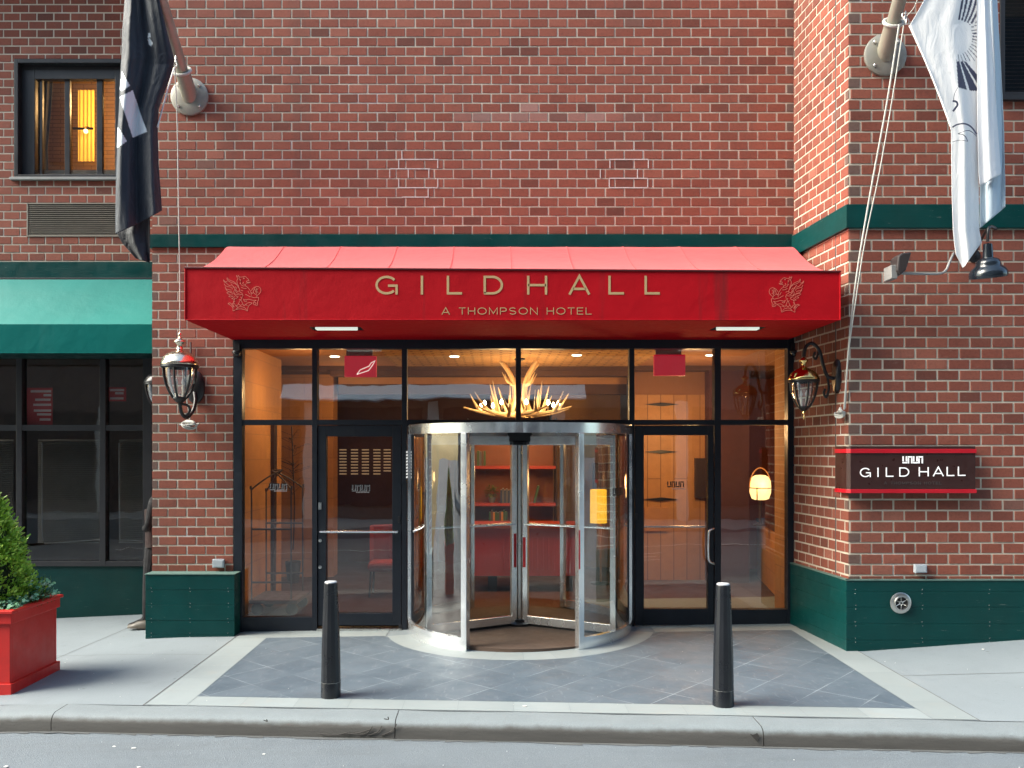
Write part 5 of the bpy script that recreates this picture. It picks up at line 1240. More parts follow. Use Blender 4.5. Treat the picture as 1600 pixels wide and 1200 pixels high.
# rope cleats with rope wound round them
def cleat(c, lab, wd=.105, tilt=0, out=Vector((0, -1, 0)), side=Vector((1, 0, 0))):
    t = thing('rope_cleat', c, lab, 'rope cleat')
    mb = MB(); mb.tube([c+out*.0, c+out*.06], .018, 8); mb.tube(smooth_pts([c+side*wd+out*.06+Vector((0, 0, .01)), c+out*.055, c-side*wd+out*.06+Vector((0, 0, -.0))], 5), .010, 8); mb.build('cleat', 'galv', t, smooth=True)
    mb = MB(); pts = []
    for k in range(90):
        a = k/90*2*pi*5; r = wd*(.72+.08*sin(k*.33)); pts.append(c+side*(cos(a)*r)+Vector((0, 0, sin(a)*(.035+.012*sin(k*.21))+tilt*cos(a)*r))+out*(.04+.02*sin(2*a)+.015*k/90))
    mb.tube(pts, .0085, 6); mb.build('rope_coil', 'rope', t, smooth=True)
cleat(P(299, 664, -.02), 'grey rope wound on a cleat below the brass topped lantern on the left pier', .105, -.12)
ccr = Vector((3.262, -1.14, PZ(645, -1.14)))
cleat(ccr, 'grey rope wound on a cleat near the right brick corner', .075, 0, Vector((-1, -.08, 0)).normalized(), Vector((.1, -1, 0)).normalized())

# ---------------------------------------------------------------- flagpoles
def flagpole(base, d, lab, r0, r1, colr, fl, ln=2.6):
    base = Vector(base); d = Vector(d).normalized(); t = thing('flagpole', base, lab, 'flagpole', None)
    mb = MB(); mb.lathe(base+Vector((0, -.002, 0)), [(fl, 0), (fl, -.022), (fl*.93, -.03), (r0*1.05, -.034)], 40, 0, 'Y'); 
    for k in range(4):
        a = R(45+90*k); mb.lathe(base+Vector((cos(a)*fl*.78, -.03, sin(a)*fl*.78)), [(.016, 0), (.016, -.014), (.008, -.022)], 6, 1, 'Y')
    mb.build('wall_flange', [M['flange'], 'steel'], t, smooth=True)
    mb = MB(); mb.tube([base-d*.02, base+d*.08, base+d*(colr-.02), base+d*colr], [r0*1.05, r0*1.0, r0*.92, r0*.92], 24); mb.build('socket', M['flange2'], t, smooth=True)
    mb = MB(); u = d.cross(Vector((1, 0, 0))).normalized(); w_ = u.cross(d)
    for k in range(1): mb.tube([base+d*colr+(u*cos(a)+w_*sin(a))*r0*1.03 for a in [2*pi*i/24 for i in range(24)]], .016, 8, closed=True)
    mb.build('collar', 'rope', t, smooth=True)
    mb = MB(); mb.tube([base+d*(colr-.01), base+d*.8, base+d*1.6, base+d*ln], [r1, r1*.97, r1*.85, r1*.7], 20); mb.sphere(base+d*(ln+.05), .06, 16, 10); mb.build('pole', 'pole', t, smooth=True)
    return t
M['flange'] = pm('grey_cast_flange', (.30, .29, .25), .5, .3, var=.2, scale=6, stain=(.18, .14, .09), stain_scale=4); M['flange2'] = pm('tan_pole_socket', (.31, .29, .23), .45, .2, var=.2, scale=5, stain=(.20, .15, .09), stain_scale=5)
LB = Vector((PX(297, 0), -.0, PZ(152, 0))); LD = Vector((-.02, -1, .865)).normalized()
flagpole(LB, LD, 'left metal flagpole slanting out from its round wall flange, carrying the black flag', .082, .062, .28, .20)
RB = Vector((PX(1382, WY), WY, PZ(87, WY))); RDd = Vector((-.10, -1, .865)).normalized()
flagpole(RB, RDd, 'right metal flagpole slanting out from its round wall flange, carrying the white flag', .078, .060, .30, .195)

# ---------------------------------------------------------------- flags
def flag_mesh(rows, ytop, ybot, Yb, amp, folds, nu, nv, colfn, ph=0, vgrow=.6, ymin=None):
    vs = []; cs = []
    for j in range(nv+1):
        for i in range(nu+1):
            u, v = i/nu, j/nv; y = lerp(ytop, ybot(u), v); xl, xr = interp(rows, y)
            x = lerp(xl, xr, u); yy = Yb(u, y)+amp*(.35+vgrow*v)*sin(u*folds*2*pi+ph+.8*sin(v*2.3))+amp*.16*sin(u*folds*4.7*pi+v*4)
            vs.append(P(x, y, yy)); cs.append(colfn(x, y))
    fs = [(j*(nu+1)+i, j*(nu+1)+i+1, (j+1)*(nu+1)+i+1, (j+1)*(nu+1)+i) for j in range(nv) for i in range(nu)]
    return vs, fs, cs
def flag_part(name, parent, mat, data, base_off=0):
    vs, fs, cs = data; root = ROOT[parent.name]; me = bpy.data.meshes.new(name); me.from_pydata([v-root for v in vs], [], fs)
    me.materials.append(mat); ca = me.color_attributes.new('dye', 'FLOAT_COLOR', 'POINT')
    for k, c in enumerate(cs): ca.data[k].color = (*c, 1)
    me.shade_smooth(); o = bpy.data.objects.new(name, me); COL.objects.link(o); o.parent = parent; ROOT[o.name] = root
    md = o.modifiers.new('thick', 'SOLIDIFY'); md.thickness = .0025; return o
def cloth_mat(name, rough, sheen, spec, wr_=.7):
    m, nt, b = mk(name); at = N(nt, 'ShaderNodeVertexColor'); at.layer_name = 'dye'; nt.links.new(at.outputs[0], b.inputs['Base Color'])
    b.inputs['Roughness'].default_value = rough; b.inputs['Sheen Weight'].default_value = sheen; b.inputs['Specular IOR Level'].default_value = spec
    bump(nt, b, noise(nt, 11, 6, scaled(nt, (1, 1, .4)), .6, 1.0), wr_, .02); return m
def inside(p, poly):
    x, y = p; r = False
    for i in range(len(poly)):
        (x1, y1), (x2, y2) = poly[i-1], poly[i]
        if (y1 > y) != (y2 > y) and x < (x2-x1)*(y-y1)/(y2-y1)+x1: r = not r
    return r
lf = thing('flag', LB+LD*1.2, 'furled black flag with pale geometric blocks hanging from the left flagpole', 'flag')
NAVY = (.012, .018, .030); PALE = (.62, .66, .70)
polys = [[(191, 112), (203, 134), (190, 143), (187, 140)], [(187, 152), (207, 141), (230, 206), (207, 215)], [(181, 196), (188, 203), (198, 221), (184, 231), (180, 231)],
         [(231, 52), (235, 52), (236, 58), (232, 60)], [(231, 62), (235, 60), (239, 68), (236, 73), (233, 69)]]
def navy(x, y): return PALE if any(inside((x, y), p) for p in polys) else NAVY
cm1 = cloth_mat('black_nylon', .5, .15, .35)
rowsL = [(-75, 196, 228), (-10, 195, 246), (0, 195, 249), (50, 191, 261), (92, 190, 272), (102, 189, 271), (125, 188, 264), (150, 187, 255), (170, 186, 248), (200, 184, 246), (260, 182, 248), (300, 181, 251), (345, 180.5, 254), (370, 181, 254)]
def YL(u, y): return -.78+.12*u+(.0 if y > 100 else (100-y)*.0018*u*-1)
fm = flag_part('cloth', lf, cm1, flag_mesh(rowsL, -75, lambda u: 365-36*u**1.1, YL, .055, 1.6, 60, 300, navy, ph=2.2))
rowsB = [(315, 195, 234.5), (345, 184, 234.5), (365, 183, 234.5), (380, 191, 234.5), (396, 205, 234.5), (405, 213, 234.5), (412, 217, 234)]
flag_part('back_fold', lf, cm1, flag_mesh(rowsB, 315, lambda u: 404+7*u, lambda u, y: -.62, .035, 1.3, 30, 60, lambda x, y: (.008, .010, .016)))
rf = thing('flag', RB+RDd*1.2, 'furled white flag printed with dark curved rays hanging from the right flagpole', 'flag')
WHT = (.92, .91, .90); INK = (.045, .05, .10)
def ray(x, y):
    if x < 1494 or x > 1530 or y > 142: return WHT
    ex, ey = (x-1497)/22., (y-58)/27.; r = math.hypot(ex, ey)
    if r < 1: return WHT
    a = math.degrees(math.atan2(y-58, (x-1490)))
    if y > 96:                      # broad lower feathers
        f = ((x-1493)/(1.8+(y-88)*.14)) % 1.9; return INK if (f > .45 and x < 1493+(y-88)*.9+8 and y < 136+(x-1494)*.28) else WHT
    if y < 36: f = (a*1.0+(x-1500)*.9) % 13; return INK if f < 6.5 and a > -78 else WHT
    f = (a-(x-1500)*.25) % 8.5; return INK if f < (3.6 if 44 < y < 66 else 1.6) else WHT
cm2 = cloth_mat('white_nylon', .6, .2, .2, .4)
rowsW = [(-75, 1478, 1525), (-10, 1449, 1526), (0, 1444, 1526), (20, 1433, 1526), (38, 1422, 1526), (60, 1431, 1526), (100, 1448, 1526.5), (150, 1468, 1527), (190, 1482, 1527), (205, 1486, 1527.5), (300, 1487, 1529), (360, 1489, 1530), (380, 1491, 1534), (422, 1497, 1535)]
flag_part('cloth', rf, cm2, flag_mesh(rowsW, -75, lambda u: interp([(0, 398), (.2, 419), (.3, 416), (1, 379)], u)[0], lambda u, y: -1.86+.05*u, .022, 1.1, 100, 320, ray, ph=.4))
mb = MB()
fW = lambda a, b, d: Vector((a, -1.955-d, b))
for pl, wd in (([(1486.5, 199), (1496, 193.5), (1508, 193), (1519, 199), (1527, 211)], .010), ([(1527, 214), (1519, 206), (1510, 203.5), (1497, 209.5), (1508, 212), (1513, 221.5), (1500, 219), (1487, 222)], .005), ([(1489, 152), (1490, 146), (1496, 137), (1526, 144)], .004), ([(1489, 176), (1493, 171), (1497, 166)], .005)):
    pass
def lineart(mb, pl, wd):
    q_ = smooth_pts([(a, b, 0) for a, b in pl], 4); mb.ribbon([(PX(v.x, -1.94), PZ(v.y, -1.94)) for v in q_], wd, lambda a, b, d: Vector((a, -1.94-d, b)), .002)
lineart(mb, [(1488, 199), (1496, 194.5), (1508, 193.5), (1518, 199), (1526, 210)], .012); lineart(mb, [(1526, 213), (1518, 206), (1510, 204), (1497, 209)], .005); lineart(mb, [(1497, 209), (1507, 212), (1512, 221)], .006); lineart(mb, [(1512, 221), (1500, 219), (1488, 222)], .004)
lineart(mb, [(1490, 158), (1491, 148), (1496, 137)], .004); lineart(mb, [(1488.5, 158), (1494, 159), (1496, 164), (1492, 170), (1489, 174)], .016)
mb.build('printed_lines', M.setdefault('ink', pm('navy_ink', (.05, .055, .10), .6, bmp=0)), rf)
LBL = (.50, .60, .68)
rowsM = [(-75, 1526, 1543), (0, 1526, 1545), (100, 1526.5, 1552), (200, 1527, 1559), (272, 1529, 1564), (294, 1531, 1564)]
flag_part('middle_fold', rf, cm2, flag_mesh(rowsM, -75, lambda u: 292-20*u, lambda u, y: -1.83, .02, 1.1, 24, 120, lambda x, y: (.80, .81, .84)))
rowsR = [(-75, 1540, 1556), (0, 1541, 1558), (100, 1545, 1564), (200, 1550, 1569), (260, 1548, 1570), (290, 1531, 1571), (325, 1531, 1571), (358, 1531, 1571)]
flag_part('rear_fold', rf, cm2, flag_mesh(rowsR, -75, lambda u: 357-34*u, lambda u, y: -1.78, .03, 1.3, 30, 140, lambda x, y: LBL))

# halyards
mb = MB(); tp = LB+LD*.33+Vector((-.02, -.03, .0))
mb.tube(smooth_pts([P(273, 100, -.42), P(277, 200, -.33), P(279, 320, -.27), P(281, 440, -.22), P(283, 560, -.15), P(297, 655, -.07)], 4), .0065, 6)
tag(mb.build('halyard_rope', 'rope', smooth=True), 'thin grey rope hanging from the left flagpole down behind the lantern', 'rope')
mb = MB(); mb.tube([P(272, 106, -.50), P(262, 140, -.60), P(246, 199, -.68)], .0085, 6)
tag(mb.build('flag_line', 'white', smooth=True), 'short white line tying the black flag to the left pole', 'rope')
def rope2(pts, lab, r=.0062, name='halyard_rope', mat='rope'):
    mb = MB(); mb.tube(smooth_pts(pts, 4), r, 6); tag(mb.build(name, mat, smooth=True), lab, 'rope')
rope2([P(1405, 38, -1.70), P(1386, 160, -1.62), P(1362, 290, -1.5), P(1340, 420, -1.40), P(1328, 520, -1.30), P(1319, 640, -1.16)], 'outer grey rope running from the right flagpole to the cleat at the corner', .008)
rope2([P(1412, 40, -1.72), P(1395, 150, -1.66), P(1374, 270, -1.58), P(1352, 375, -1.48), P(1337, 470, -1.38), P(1325, 560, -1.26), P(1321, 638, -1.16)], 'inner thinner grey rope beside the outer one below the right flagpole', .0055)
rope2([P(1421, 40, -1.80), P(1448, 100, -1.84), P(1470, 155, -1.88), P(1486, 199, -1.93)], 'white line along the slanting edge of the white flag', .007, 'flag_line', 'white')
rope2([P(1416, 26, -1.74), P(1428, 12, -1.80), P(1437, -10, -1.85)], 'short grey line above the clips of the right flagpole', .004, 'flag_line')
for (c, lab) in ((P(274, 98, -.46), 'metal snap hooks where the black flag clips to the left pole'), (P(1414, 30, -1.74), 'metal snap hooks where the white flag clips to the right pole')):
    mb = MB()
    for k in range(3):
        o_ = c+Vector((.012*(k-1), -.01*k, .03*(1-k))); mb.tube([o_+Vector((cos(a)*.012, 0, sin(a)*.026)) for a in [2*pi*i/12 for i in range(12)]], .004, 6, closed=True)
    mb.tube([c+Vector((0, 0, -.05)), c+Vector((.004, 0, .07))], .006, 6); tag(mb.build('snap_hook', 'steel', smooth=True), lab, 'hook')

# ---------------------------------------------------------------- gooseneck barn lamp and floodlight
c = P(1544, 420, -1.78); t = thing('barn_lamp', (c.x-.1, WY, c.z+.2), 'black gooseneck barn lamp with a wide round shade under the white flag', 'lamp')
k_ = (-1.78+D0)/F; s = 27*k_
tilt = Matrix.Rotation(R(-7), 4, 'Y') @ Matrix.Rotation(R(10), 4, 'X')
mb = MB(); mb.lathe((0, 0, 0), [(s*.90, -s*.52), (s*.99, -s*.50), (s*1.02, -s*.38), (s*.99, -s*.18), (s*.88, s*.0), (s*.74, s*.12), (s*.66, s*.20), (s*.64, s*.34), (s*.58, s*.48), (s*.46, s*.58), (s*.30, s*.62), (s*.28, s*.66), (s*.24, s*1.35), (s*.22, s*1.42), (s*.04, s*1.46)], 36)
mb.v = [c+(tilt @ v) for v in mb.v]; mb.build('lamp_shade', M.setdefault('enamel', pm('black_enamel', (.010, .015, .022), .16, var=.2, bmp=.0, spec=.6)), t, smooth=True, angle=55)
mb = MB(); top = c+(tilt @ Vector((0, 0, s*1.54)))
pts = smooth_pts([top, top+Vector((.010, 0, .12)), P(1556, 358, -1.74), P(1549, 354, -1.66), P(1540, 362, -1.52), P(1528, 385, -1.3), P(1521, 400, -1.19)], 6)
mb.tube(pts, .012, 10); mb.build('gooseneck', 'black', t, smooth=True)
mb = MB(); mb.lathe(P(1521, 400, -1.18), [(.06, 0), (.06, -.012), (.02, -.02)], 20, 0, 'Y'); mb.build('wall_plate', 'black', t)
t = thing('floodlight', P(1392, 430, -1.2), 'small dark floodlight shade on a bent grey arm, tilted over the sign', 'lamp')
mb = MB(); ph = [P(a, b, -1.5) for a, b in ((1397, 425), (1399, 402), (1405, 397.5), (1420, 396), (1411, 424), (1402, 432))]
f_ = [p+Vector((0, -.06, 0)) for p in ph]; b_ = [p+Vector((0, .10, 0)) for p in ph]
mb.add(f_+b_, [tuple(range(6)), tuple(range(11, 5, -1))]+[(i, (i+1) % 6, 6+(i+1) % 6, 6+i) for i in range(6)]); mb.build('lamp_shade', M.setdefault('bronze', pm('dark_bronze_hood', (.035, .028, .028), .45)), t, bevel=.012)
mb = MB(); x = PX(1391, -1.45); mb.box(x-.028, x+.028, -1.53, -1.38, PZ(438, -1.45), PZ(417, -1.45)); mb.tube([(x+.01, -1.5, PZ(434, -1.45)), (x+.06, -1.5, PZ(430, -1.45))], .014, 8); mb.build('knuckle', 'galv', t, bevel=.005)
mb = MB(); mb.tube(smooth_pts([P(1399, 427, -1.47), P(1440, 428, -1.42), P(1468, 427.5, -1.36), P(1478, 422, -1.33), P(1483, 411, -1.30), P(1488, 400, -1.24), P(1490, 396, -1.18)], 5), .011, 10); mb.build('arm', 'galv', t, smooth=True)

# ---------------------------------------------------------------- bollards
M['bollard'] = pm('black_gloss_bollard', (.017, .020, .026), .30, var=.25, scale=6, bmp=.3, bscale=18, stain=(.32, .33, .34), stain_amt=0)
def boll_mat():
    m, nt, b = mk('chipped_bollard_paint'); c = mixc(nt, noise(nt, 4, 5), (.005, .006, .009), (.011, .013, .018))
    c = mixc(nt, ramp(nt, noise(nt, 22, 8, scaled(nt, (1, 1, .5)), .75), [(.70, 0.0), (.73, .75)]), c, (.38, .39, .40)); nt.links.new(c, b.inputs['Base Color'])
    nt.links.new(ramp(nt, noise(nt, 9, 6), [(.3, .22), (.7, .42)]), b.inputs['Roughness']); bump(nt, b, noise(nt, 14, 6, scaled(nt, (1, 1, .4))), .35, .004); return m
M['bollard'] = boll_mat(); M['bcap'] = pm('worn_bollard_top', (.42, .45, .48), .45, var=.3, scale=20)  # cap is a paler grey than the post
def bollard(px, py, yy, lab):
    x = PX(px, yy); z = gz(x, yy); t = thing('bollard', (x, yy, z), lab, 'bollard')
    k = 1.0
    mb = MB(); mb.lathe((x, yy, z), [(.079, -.03), (.079, .005), (.0775, .118), (.0765, .121)], 16); b_ = mb.build('foot', 'bollard', t, smooth=True)
    mb = MB(); mb.lathe((x, yy, z), [(.0765, .121), (.0775, .124)], 16, cap=False); mb.build('joint_line', 'galv', t)
    mb = MB(); mb.lathe((x, yy, z), [(.0770, .124), (.073, .40), (.064, .62), (.0545, .86), (.0535, .895), (.050, .902)], 14); mb.build('post', 'bollard', t, smooth=True, angle=20)
    mb = MB(); mb.lathe((x, yy, z), [(.0495, .9022), (.044, .910), (.02, .913), (.001, .914)], 16); mb.build('cap', 'bcap', t, smooth=True)
bollard(517, 1090, -2.40, 'tapered black bollard in front of the left side door'); bollard(1130, 1103, -2.77, 'tapered black bollard in front of the right side door, with chipped paint')

# ---------------------------------------------------------------- planter, shrub, ivy
px0, px1, py0, py1 = -4.74, -3.985, -2.12, -1.38
zb = -.13; zt = .585
t = thing('planter_box', (-4.36, -1.75, -.1), 'square bright red wooden planter box at the left edge by the kerb', 'planter')
mb = MB(); th = .03
mb.box(px0, px1, py0, py0+th, zb, zt-.10); mb.box(px0, px1, py1-th, py1, zb, zt-.10); mb.box(px0, px0+th, py0+th, py1-th, zb, zt-.10); mb.box(px1-th, px1, py0+th, py1-th, zb, zt-.10)
mb.build('box', 'planter', t, bevel=.004)
def band(e, z0, z1, nm):
    mb = MB(); mb.box(px0-e, px1+e, py0-e, py0+.002, z0, z1); mb.box(px0-e, px1+e, py1-.002, py1+e, z0, z1); mb.box(px0-e, px0+.002, py0+.002, py1-.002, z0, z1); mb.box(px1-.002, px1+e, py0+.002, py1-.002, z0, z1); mb.build(nm, 'planter', t, bevel=.004)
band(.022, -.16, -.005, 'skirting'); band(.022, zt-.10, zt-.014, 'top_band')
mb = MB(); e = .042
mb.box(px0-e, px1+e, py0-e, py0+.035, zt-.014, zt+.012); mb.box(px0-e, px1+e, py1-.035, py1+e, zt-.014, zt+.012); mb.box(px0-e, px0+.035, py0+.035, py1-.035, zt-.014, zt+.012); mb.box(px1-.035, px1+e, py0+.035, py1-.035, zt-.014, zt+.012)
mb.build('rim', 'planter', t, bevel=.005)
mb = MB(); mb.box(px0+th, px1-th, py0+th, py1-th, zt-.10, zt-.045); mb.build('soil', 'soil', t)
def leaf_mat(name, cs, rough=.5, trans=.3):
    m, nt, b = mk(name); oi = N(nt, 'ShaderNodeVertexColor'); oi.layer_name = 'tone'; sep = nt.nodes.new('ShaderNodeSeparateColor'); nt.links.new(oi.outputs[0], sep.inputs[0])
    nt.links.new(ramp(nt, sep.outputs[0], cs), b.inputs['Base Color']); b.inputs['Roughness'].default_value = rough; b.inputs['Subsurface Weight'].default_value = 0
    b.inputs['Transmission Weight'].default_value = 0; return m
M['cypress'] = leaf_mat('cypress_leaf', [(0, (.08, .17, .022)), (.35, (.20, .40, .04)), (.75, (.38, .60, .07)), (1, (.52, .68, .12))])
M['ivy'] = leaf_mat('ivy_leaf', [(0, (.03, .12, .045)), (.35, (.10, .30, .14)), (.75, (.26, .48, .30)), (1, (.62, .70, .52))], .38)
random.seed(77)
SC = Vector((-4.42, -1.76, zt-.05)); H_ = .99
sh = thing('conical_shrub', SC, 'bright green clipped conical evergreen shrub growing in the red planter', 'shrub')
mb = MB()
def rad(h): return .385*max(.02, (1-h**2))*(min(1, .80+h*2.0))
for k in range(640):
    h = random.random()**1.25; a = random.uniform(0, 2*pi); lump = 1+.12*sin(a*3+h*9)+.07*sin(a*7-h*15)
    r = rad(h)*lump*random.uniform(.72, 1.0); c = SC+Vector((cos(a)*r, sin(a)*r, .06+h*H_))
    outd = Vector((cos(a), sin(a), .9+random.uniform(-.3, .5))).normalized(); tone = min(1, max(0, random.gauss(.52, .16)))
    for q_ in range(30):
        off = Vector((random.gauss(0, .026), random.gauss(0, .026), random.gauss(0, .032))); d = (outd+Vector((random.gauss(0, .5), random.gauss(0, .5), random.gauss(0, .45)))).normalized()
        L_ = random.uniform(.018, .040); side = d.cross(Vector((random.random(), random.random(), random.random()))).normalized()*L_*.30
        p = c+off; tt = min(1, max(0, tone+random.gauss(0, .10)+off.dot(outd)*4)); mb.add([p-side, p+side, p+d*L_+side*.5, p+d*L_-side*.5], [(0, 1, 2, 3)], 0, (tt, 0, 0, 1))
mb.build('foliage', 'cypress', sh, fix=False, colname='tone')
mb = MB(); mb.tube([SC+Vector((0, 0, -.02)), SC+Vector((.01, 0, .5)), SC+Vector((0, .01, .95))], [.03, .02, .005], 10); M['bark'] = pm('bark', (.06, .04, .025), .9); mb.build('trunk', 'bark', sh, smooth=True)
mb = MB()
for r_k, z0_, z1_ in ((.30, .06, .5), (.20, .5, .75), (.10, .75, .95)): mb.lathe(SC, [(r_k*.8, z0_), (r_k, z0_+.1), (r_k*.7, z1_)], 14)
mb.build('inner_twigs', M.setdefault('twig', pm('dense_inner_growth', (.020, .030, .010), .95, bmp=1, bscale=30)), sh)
def ivy_plant(base, n, spread, hmax, lab, seedv):
    random.seed(seedv); t = thing('ivy_plant', base, lab, 'plant'); lv = MB(); st = MB()
    for k in range(n):
        p = Vector(base)+Vector((random.uniform(-spread[0], spread[0]), random.uniform(-spread[1], spread[1]), 0)); hgt = random.uniform(.02, hmax)*(1 if random.random() < .6 else .4)
        tip = p+Vector((random.uniform(-.03, .05), random.uniform(-.05, .05), hgt)); st.tube([p+Vector((0, 0, -.05)), (p+tip)/2+Vector((.006, 0, 0)), tip], .002, 4)
        for q_ in range(random.randint(2, 5)):
            c = p.lerp(tip, random.uniform(.45, 1))+Vector((random.uniform(-.03, .03), random.uniform(-.03, .03), random.uniform(-.005, .012))); s = random.uniform(.012, .024)
            nrm = Vector((random.gauss(0, .5), random.gauss(-.3, .5), 1)).normalized(); a = nrm.cross(Vector((random.uniform(-1, 1), random.uniform(-1, 1), .1))).normalized(); b = nrm.cross(a); tone = min(1, max(0, random.gauss(.5, .25)))
            sh_ = [(0, -1), (.75, -.75), (1.05, .1), (.45, .25), (0, 1.25), (-.45, .25), (-1.05, .1), (-.75, -.75)]
            lv.add([c+a*s*x_+b*s*y_-nrm*abs(x_)*s*.2 for x_, y_ in sh_], [tuple(range(8))], 0, (tone, 0, 0, 1))
    lv.build('foliage', 'ivy', t, fix=False, colname='tone'); st.build('stems', M.setdefault('stem_green', pm('green_stem', (.06, .12, .03), .6)), t)
ivy_plant((-4.30, -2.02, zt), 80, (.30, .07), .09, 'low ivy trailing along the front rim of the red planter', 1)
ivy_plant((-4.09, -1.80, zt), 70, (.06, .28), .10, 'low ivy along the right side rim of the red planter', 2)
ivy_plant((-4.00, -1.62, zt+.02), 40, (.05, .16), .20, 'taller pale ivy sprigs at the back right corner of the planter', 3)

# ---------------------------------------------------------------- person half hidden behind the pier, leaning on its side wall
pe = thing('person', (-3.9, .48, gz(-3.9, .4)), 'person in dark clothes and worn shoes leaning behind the left brick pier, almost hidden', 'person')
g = gz(-3.9, .4)
V_ = [(-3.82, .50, g+.93), (-3.80, .50, g+1.08), (-3.80, .52, g+1.26), (-3.80, .52, g+1.42), (-3.765, .51, g+1.50), (-3.75, .50, g+1.60), (-3.75, .50, g+1.70),
      (-3.83, .40, g+.86), (-3.86, .36, g+.48), (-3.88, .34, g+.10), (-4.00, .32, g+.045), (-4.07, .31, g+.035),
      (-3.83, .62, g+.86), (-3.84, .66, g+.48), (-3.84, .68, g+.10), (-3.95, .70, g+.045), (-4.02, .71, g+.035),
      (-3.80, .34, g+1.40), (-3.84, .30, g+1.13), (-3.93, .40, g+1.10), (-3.80, .70, g+1.40), (-3.84, .74, g+1.13), (-3.93, .62, g+1.12)]
E_ = [(0, 1), (1, 2), (2, 3), (3, 4), (4, 5), (5, 6), (0, 7), (7, 8), (8, 9), (9, 10), (10, 11), (0, 12), (12, 13), (13, 14), (14, 15), (15, 16), (3, 17), (17, 18), (18, 19), (3, 20), (20, 21), (21, 22)]
Rr = [.13, .12, .13, .10, .055, .08, .07, .10, .068, .045, .04, .028, .10, .068, .045, .04, .028, .06, .045, .035, .06, .045, .035]
me = bpy.data.meshes.new('body'); root = ROOT[pe.name]; me.from_pydata([Vector(v)-root for v in V_], E_, [])
o = bpy.data.objects.new('body', me); COL.objects.link(o); o.parent = pe; ROOT[o.name] = root
o.modifiers.new('skin', 'SKIN'); 
for i, r_ in enumerate(Rr): me.skin_vertices[0].data[i].radius = (r_, r_)
me.skin_vertices[0].data[0].use_root = True
md = o.modifiers.new('sub', 'SUBSURF'); md.levels = 2; md.render_levels = 2
M['dark_cloth'] = pm('dark_clothing', (.003, .003, .005), .85, var=.3); me.materials.append(M['dark_cloth'])
mb = MB()
c = Vector((-3.81, .51, g+1.16)); mb.rings([[c+Vector((cos(a)*rx, sin(a)*ry, z)) for a in [2*pi*i/18 for i in range(18)]] for z, rx, ry in ((-.26, .125, .21), (-.05, .13, .20), (.10, .135, .21), (.16, .13, .22))]); mb.build('jacket', M.setdefault('maroon_cloth', pm('dark_maroon_jacket', (.018, .006, .005), .85)), pe, smooth=True)
for (x, y, zz) in ((-3.93, .30, g), (-3.90, .70, g)):
    mb = MB(); c = Vector((x, y, zz))
    secs = [(-.13, .03, .040, 0), (-.09, .05, .045, 0), (-.02, .045, .075, 0), (.05, .048, .085, 0), (.12, .036, .07, 0)]
    mb.rings([[c+Vector((sx, cos(a)*ry, .018+max(-.008, sin(a))*rz_)) for a in [2*pi*i/16 for i in range(16)]] for sx, ry, rz_, _ in secs]); mb.build('shoe', M.setdefault('shoe', pm('worn_tan_leather', (.07, .06, .045), .5)), pe, smooth=True)
    mb = MB(); mb.rings([[c+Vector((sx, cos(a)*(ry+.005), zz_)) for a in [2*pi*i/16 for i in range(16)]] for sx, ry in ((-.005, .052),) for zz_ in (.0, .014)]); 
    mb.v = [c+Vector(((v.x-c.x)*2.5+.005, v.y-c.y, v.z-c.z)) for v in mb.v]; mb.build('sole', M.setdefault('sole', pm('pale_sole', (.24, .21, .16), .7)), pe)
mb = MB(); mb.sphere(Vector((-3.755, .50, g+1.655)), .10, 16, 10, sz=1.2); mb.build('hair', M.setdefault('hair', pm('dark_hair', (.02, .013, .01), .7, bmp=.6, bscale=60)), pe, smooth=True)

# ---------------------------------------------------------------- scrapes and a broken patch in the kerb face
def kface(px, py):
    x = PX(px, -2.9)
    for _ in range(8):
        y = YK(x)-.262; x = PX(px, y)
    return Vector((x, YK(x)-.2625, PZ(py, YK(x)-.262)))
random.seed(2); mb = MB()
for a, b, c_, d_ in ((500, 1147, 545, 1144), (520, 1148, 578, 1140), (560, 1149, 582, 1135), (574, 1149, 597, 1134), (596, 1149, 620, 1131), (412, 1125, 416, 1124), (600, 1123, 606, 1120)):
    mid = ((a+c_)/2+4, (b+d_)/2+2.5); mb.tube(smooth_pts([kface(a, b), kface(*mid), kface(c_, d_)], 4), .0035, 5)
pts = [(1171, 1146), (1176, 1148), (1183, 1145), (1186, 1150), (1183, 1156), (1185, 1161), (1178, 1159), (1174, 1162), (1175, 1154), (1170, 1151)]
mb.add([kface(*p)+Vector((0, -.003, 0)) for p in pts], [tuple(range(6))])
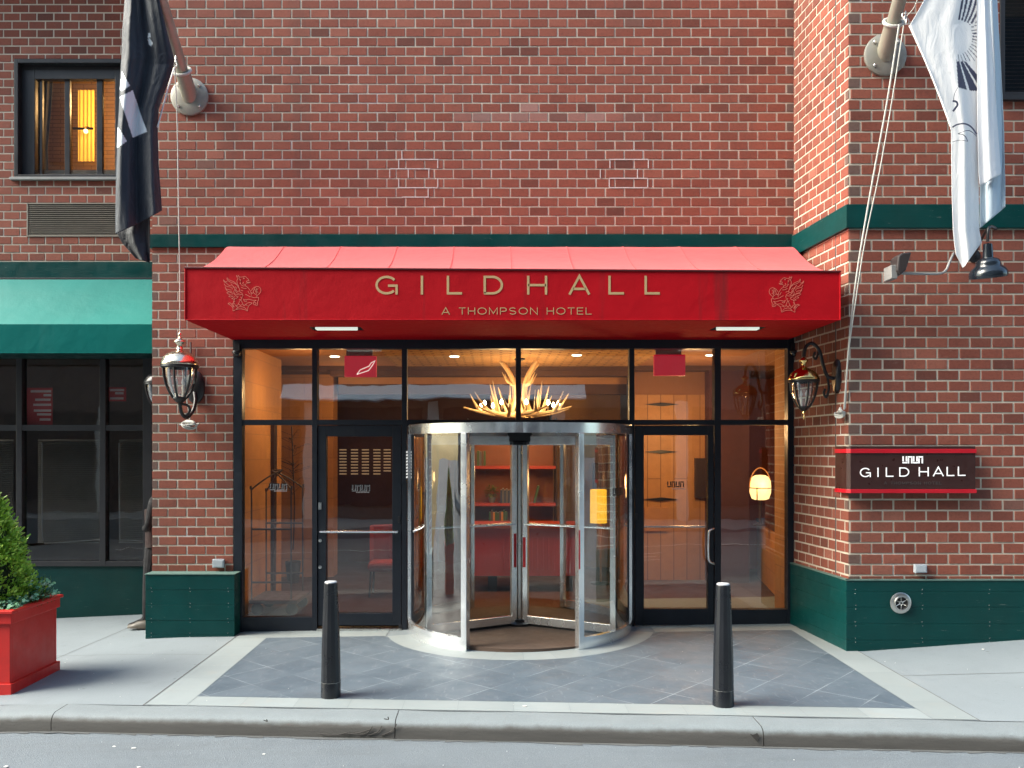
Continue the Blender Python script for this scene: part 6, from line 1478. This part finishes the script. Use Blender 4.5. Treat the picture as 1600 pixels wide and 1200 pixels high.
tag(mb.build('kerb_damage', M.setdefault('kcrack', pm('dark_crack', (.045, .042, .04), .9)), origin=(0, -3, 0)), kind='structure')
mb = MB(); x = -9.0
while x < 9:
    y = YK(x)-.262; w0 = random.uniform(.012, .05); x2 = x+.12; y2 = YK(x2)-.262
    mb.add([(x, y, rz(x, y)+.004), (x2, y2, rz(x2, y2)+.004), (x2, y2-random.uniform(.01, .05), rz(x2, y2)+.0035), (x, y-w0, rz(x, y)+.0035)], [(0, 1, 2, 3)]); x = x2
tag(mb.build('gutter_dirt', M.setdefault('gutter', pm('gutter_dirt', (.085, .09, .09), .95, var=.4, bmp=.6)), origin=(0, -3, 0), fix=False), kind='structure')

# ---------------------------------------------------------------- litter and stones on the road and sidewalk
random.seed(9); mb = MB()
spots = [(178, 1162, 0), (208, 1165, 0), (217, 1196, 0), (1222, 1171, 0), (1442, 1179, 0), (412, 1178, 0), (10, 1192, 0), (262, 1205, 0), (430, 1105, 1), (820, 1108, 1), (1536, 1040, 1)]
def chip(x, y, z, s):
    n_ = random.randint(4, 6); a0 = random.random()*6; vs = [(x+cos(a0+2*pi*i/n_)*s*random.uniform(.5, 1.2), y+sin(a0+2*pi*i/n_)*s*random.uniform(.4, .8), z+.002) for i in range(n_)]
    mb.add(vs+[(a, b, c+.003) for a, b, c in vs], [tuple(range(n_))[::-1], tuple(range(n_, 2*n_))]+[(i, (i+1) % n_, n_+(i+1) % n_, n_+i) for i in range(n_)])
for (px, py, k) in spots:
    h = 1.9-(-.03 if k else -.16); d = h*F/(py-HY); x = (px-CX)*d/F; y = d-D0; chip(x, y, (gz(x, y)+.004) if y > YK(x) else rz(x, y), random.uniform(.010, .022))
for k in range(50):
    x = random.uniform(-4.5, 4.5); y = random.uniform(-4.3, YK(x)-.29); chip(x, y, rz(x, y), random.uniform(.002, .006))
for k in range(60):
    x = random.uniform(-5, 5); y = random.uniform(YK(x)+.05, -.4 if x < 3 else -1.3); chip(x, y, gz(x, y)+.0045, random.uniform(.0015, .004))
tag(mb.build('litter', 'road_paint', origin=(0, -3, 0)), kind='stuff')
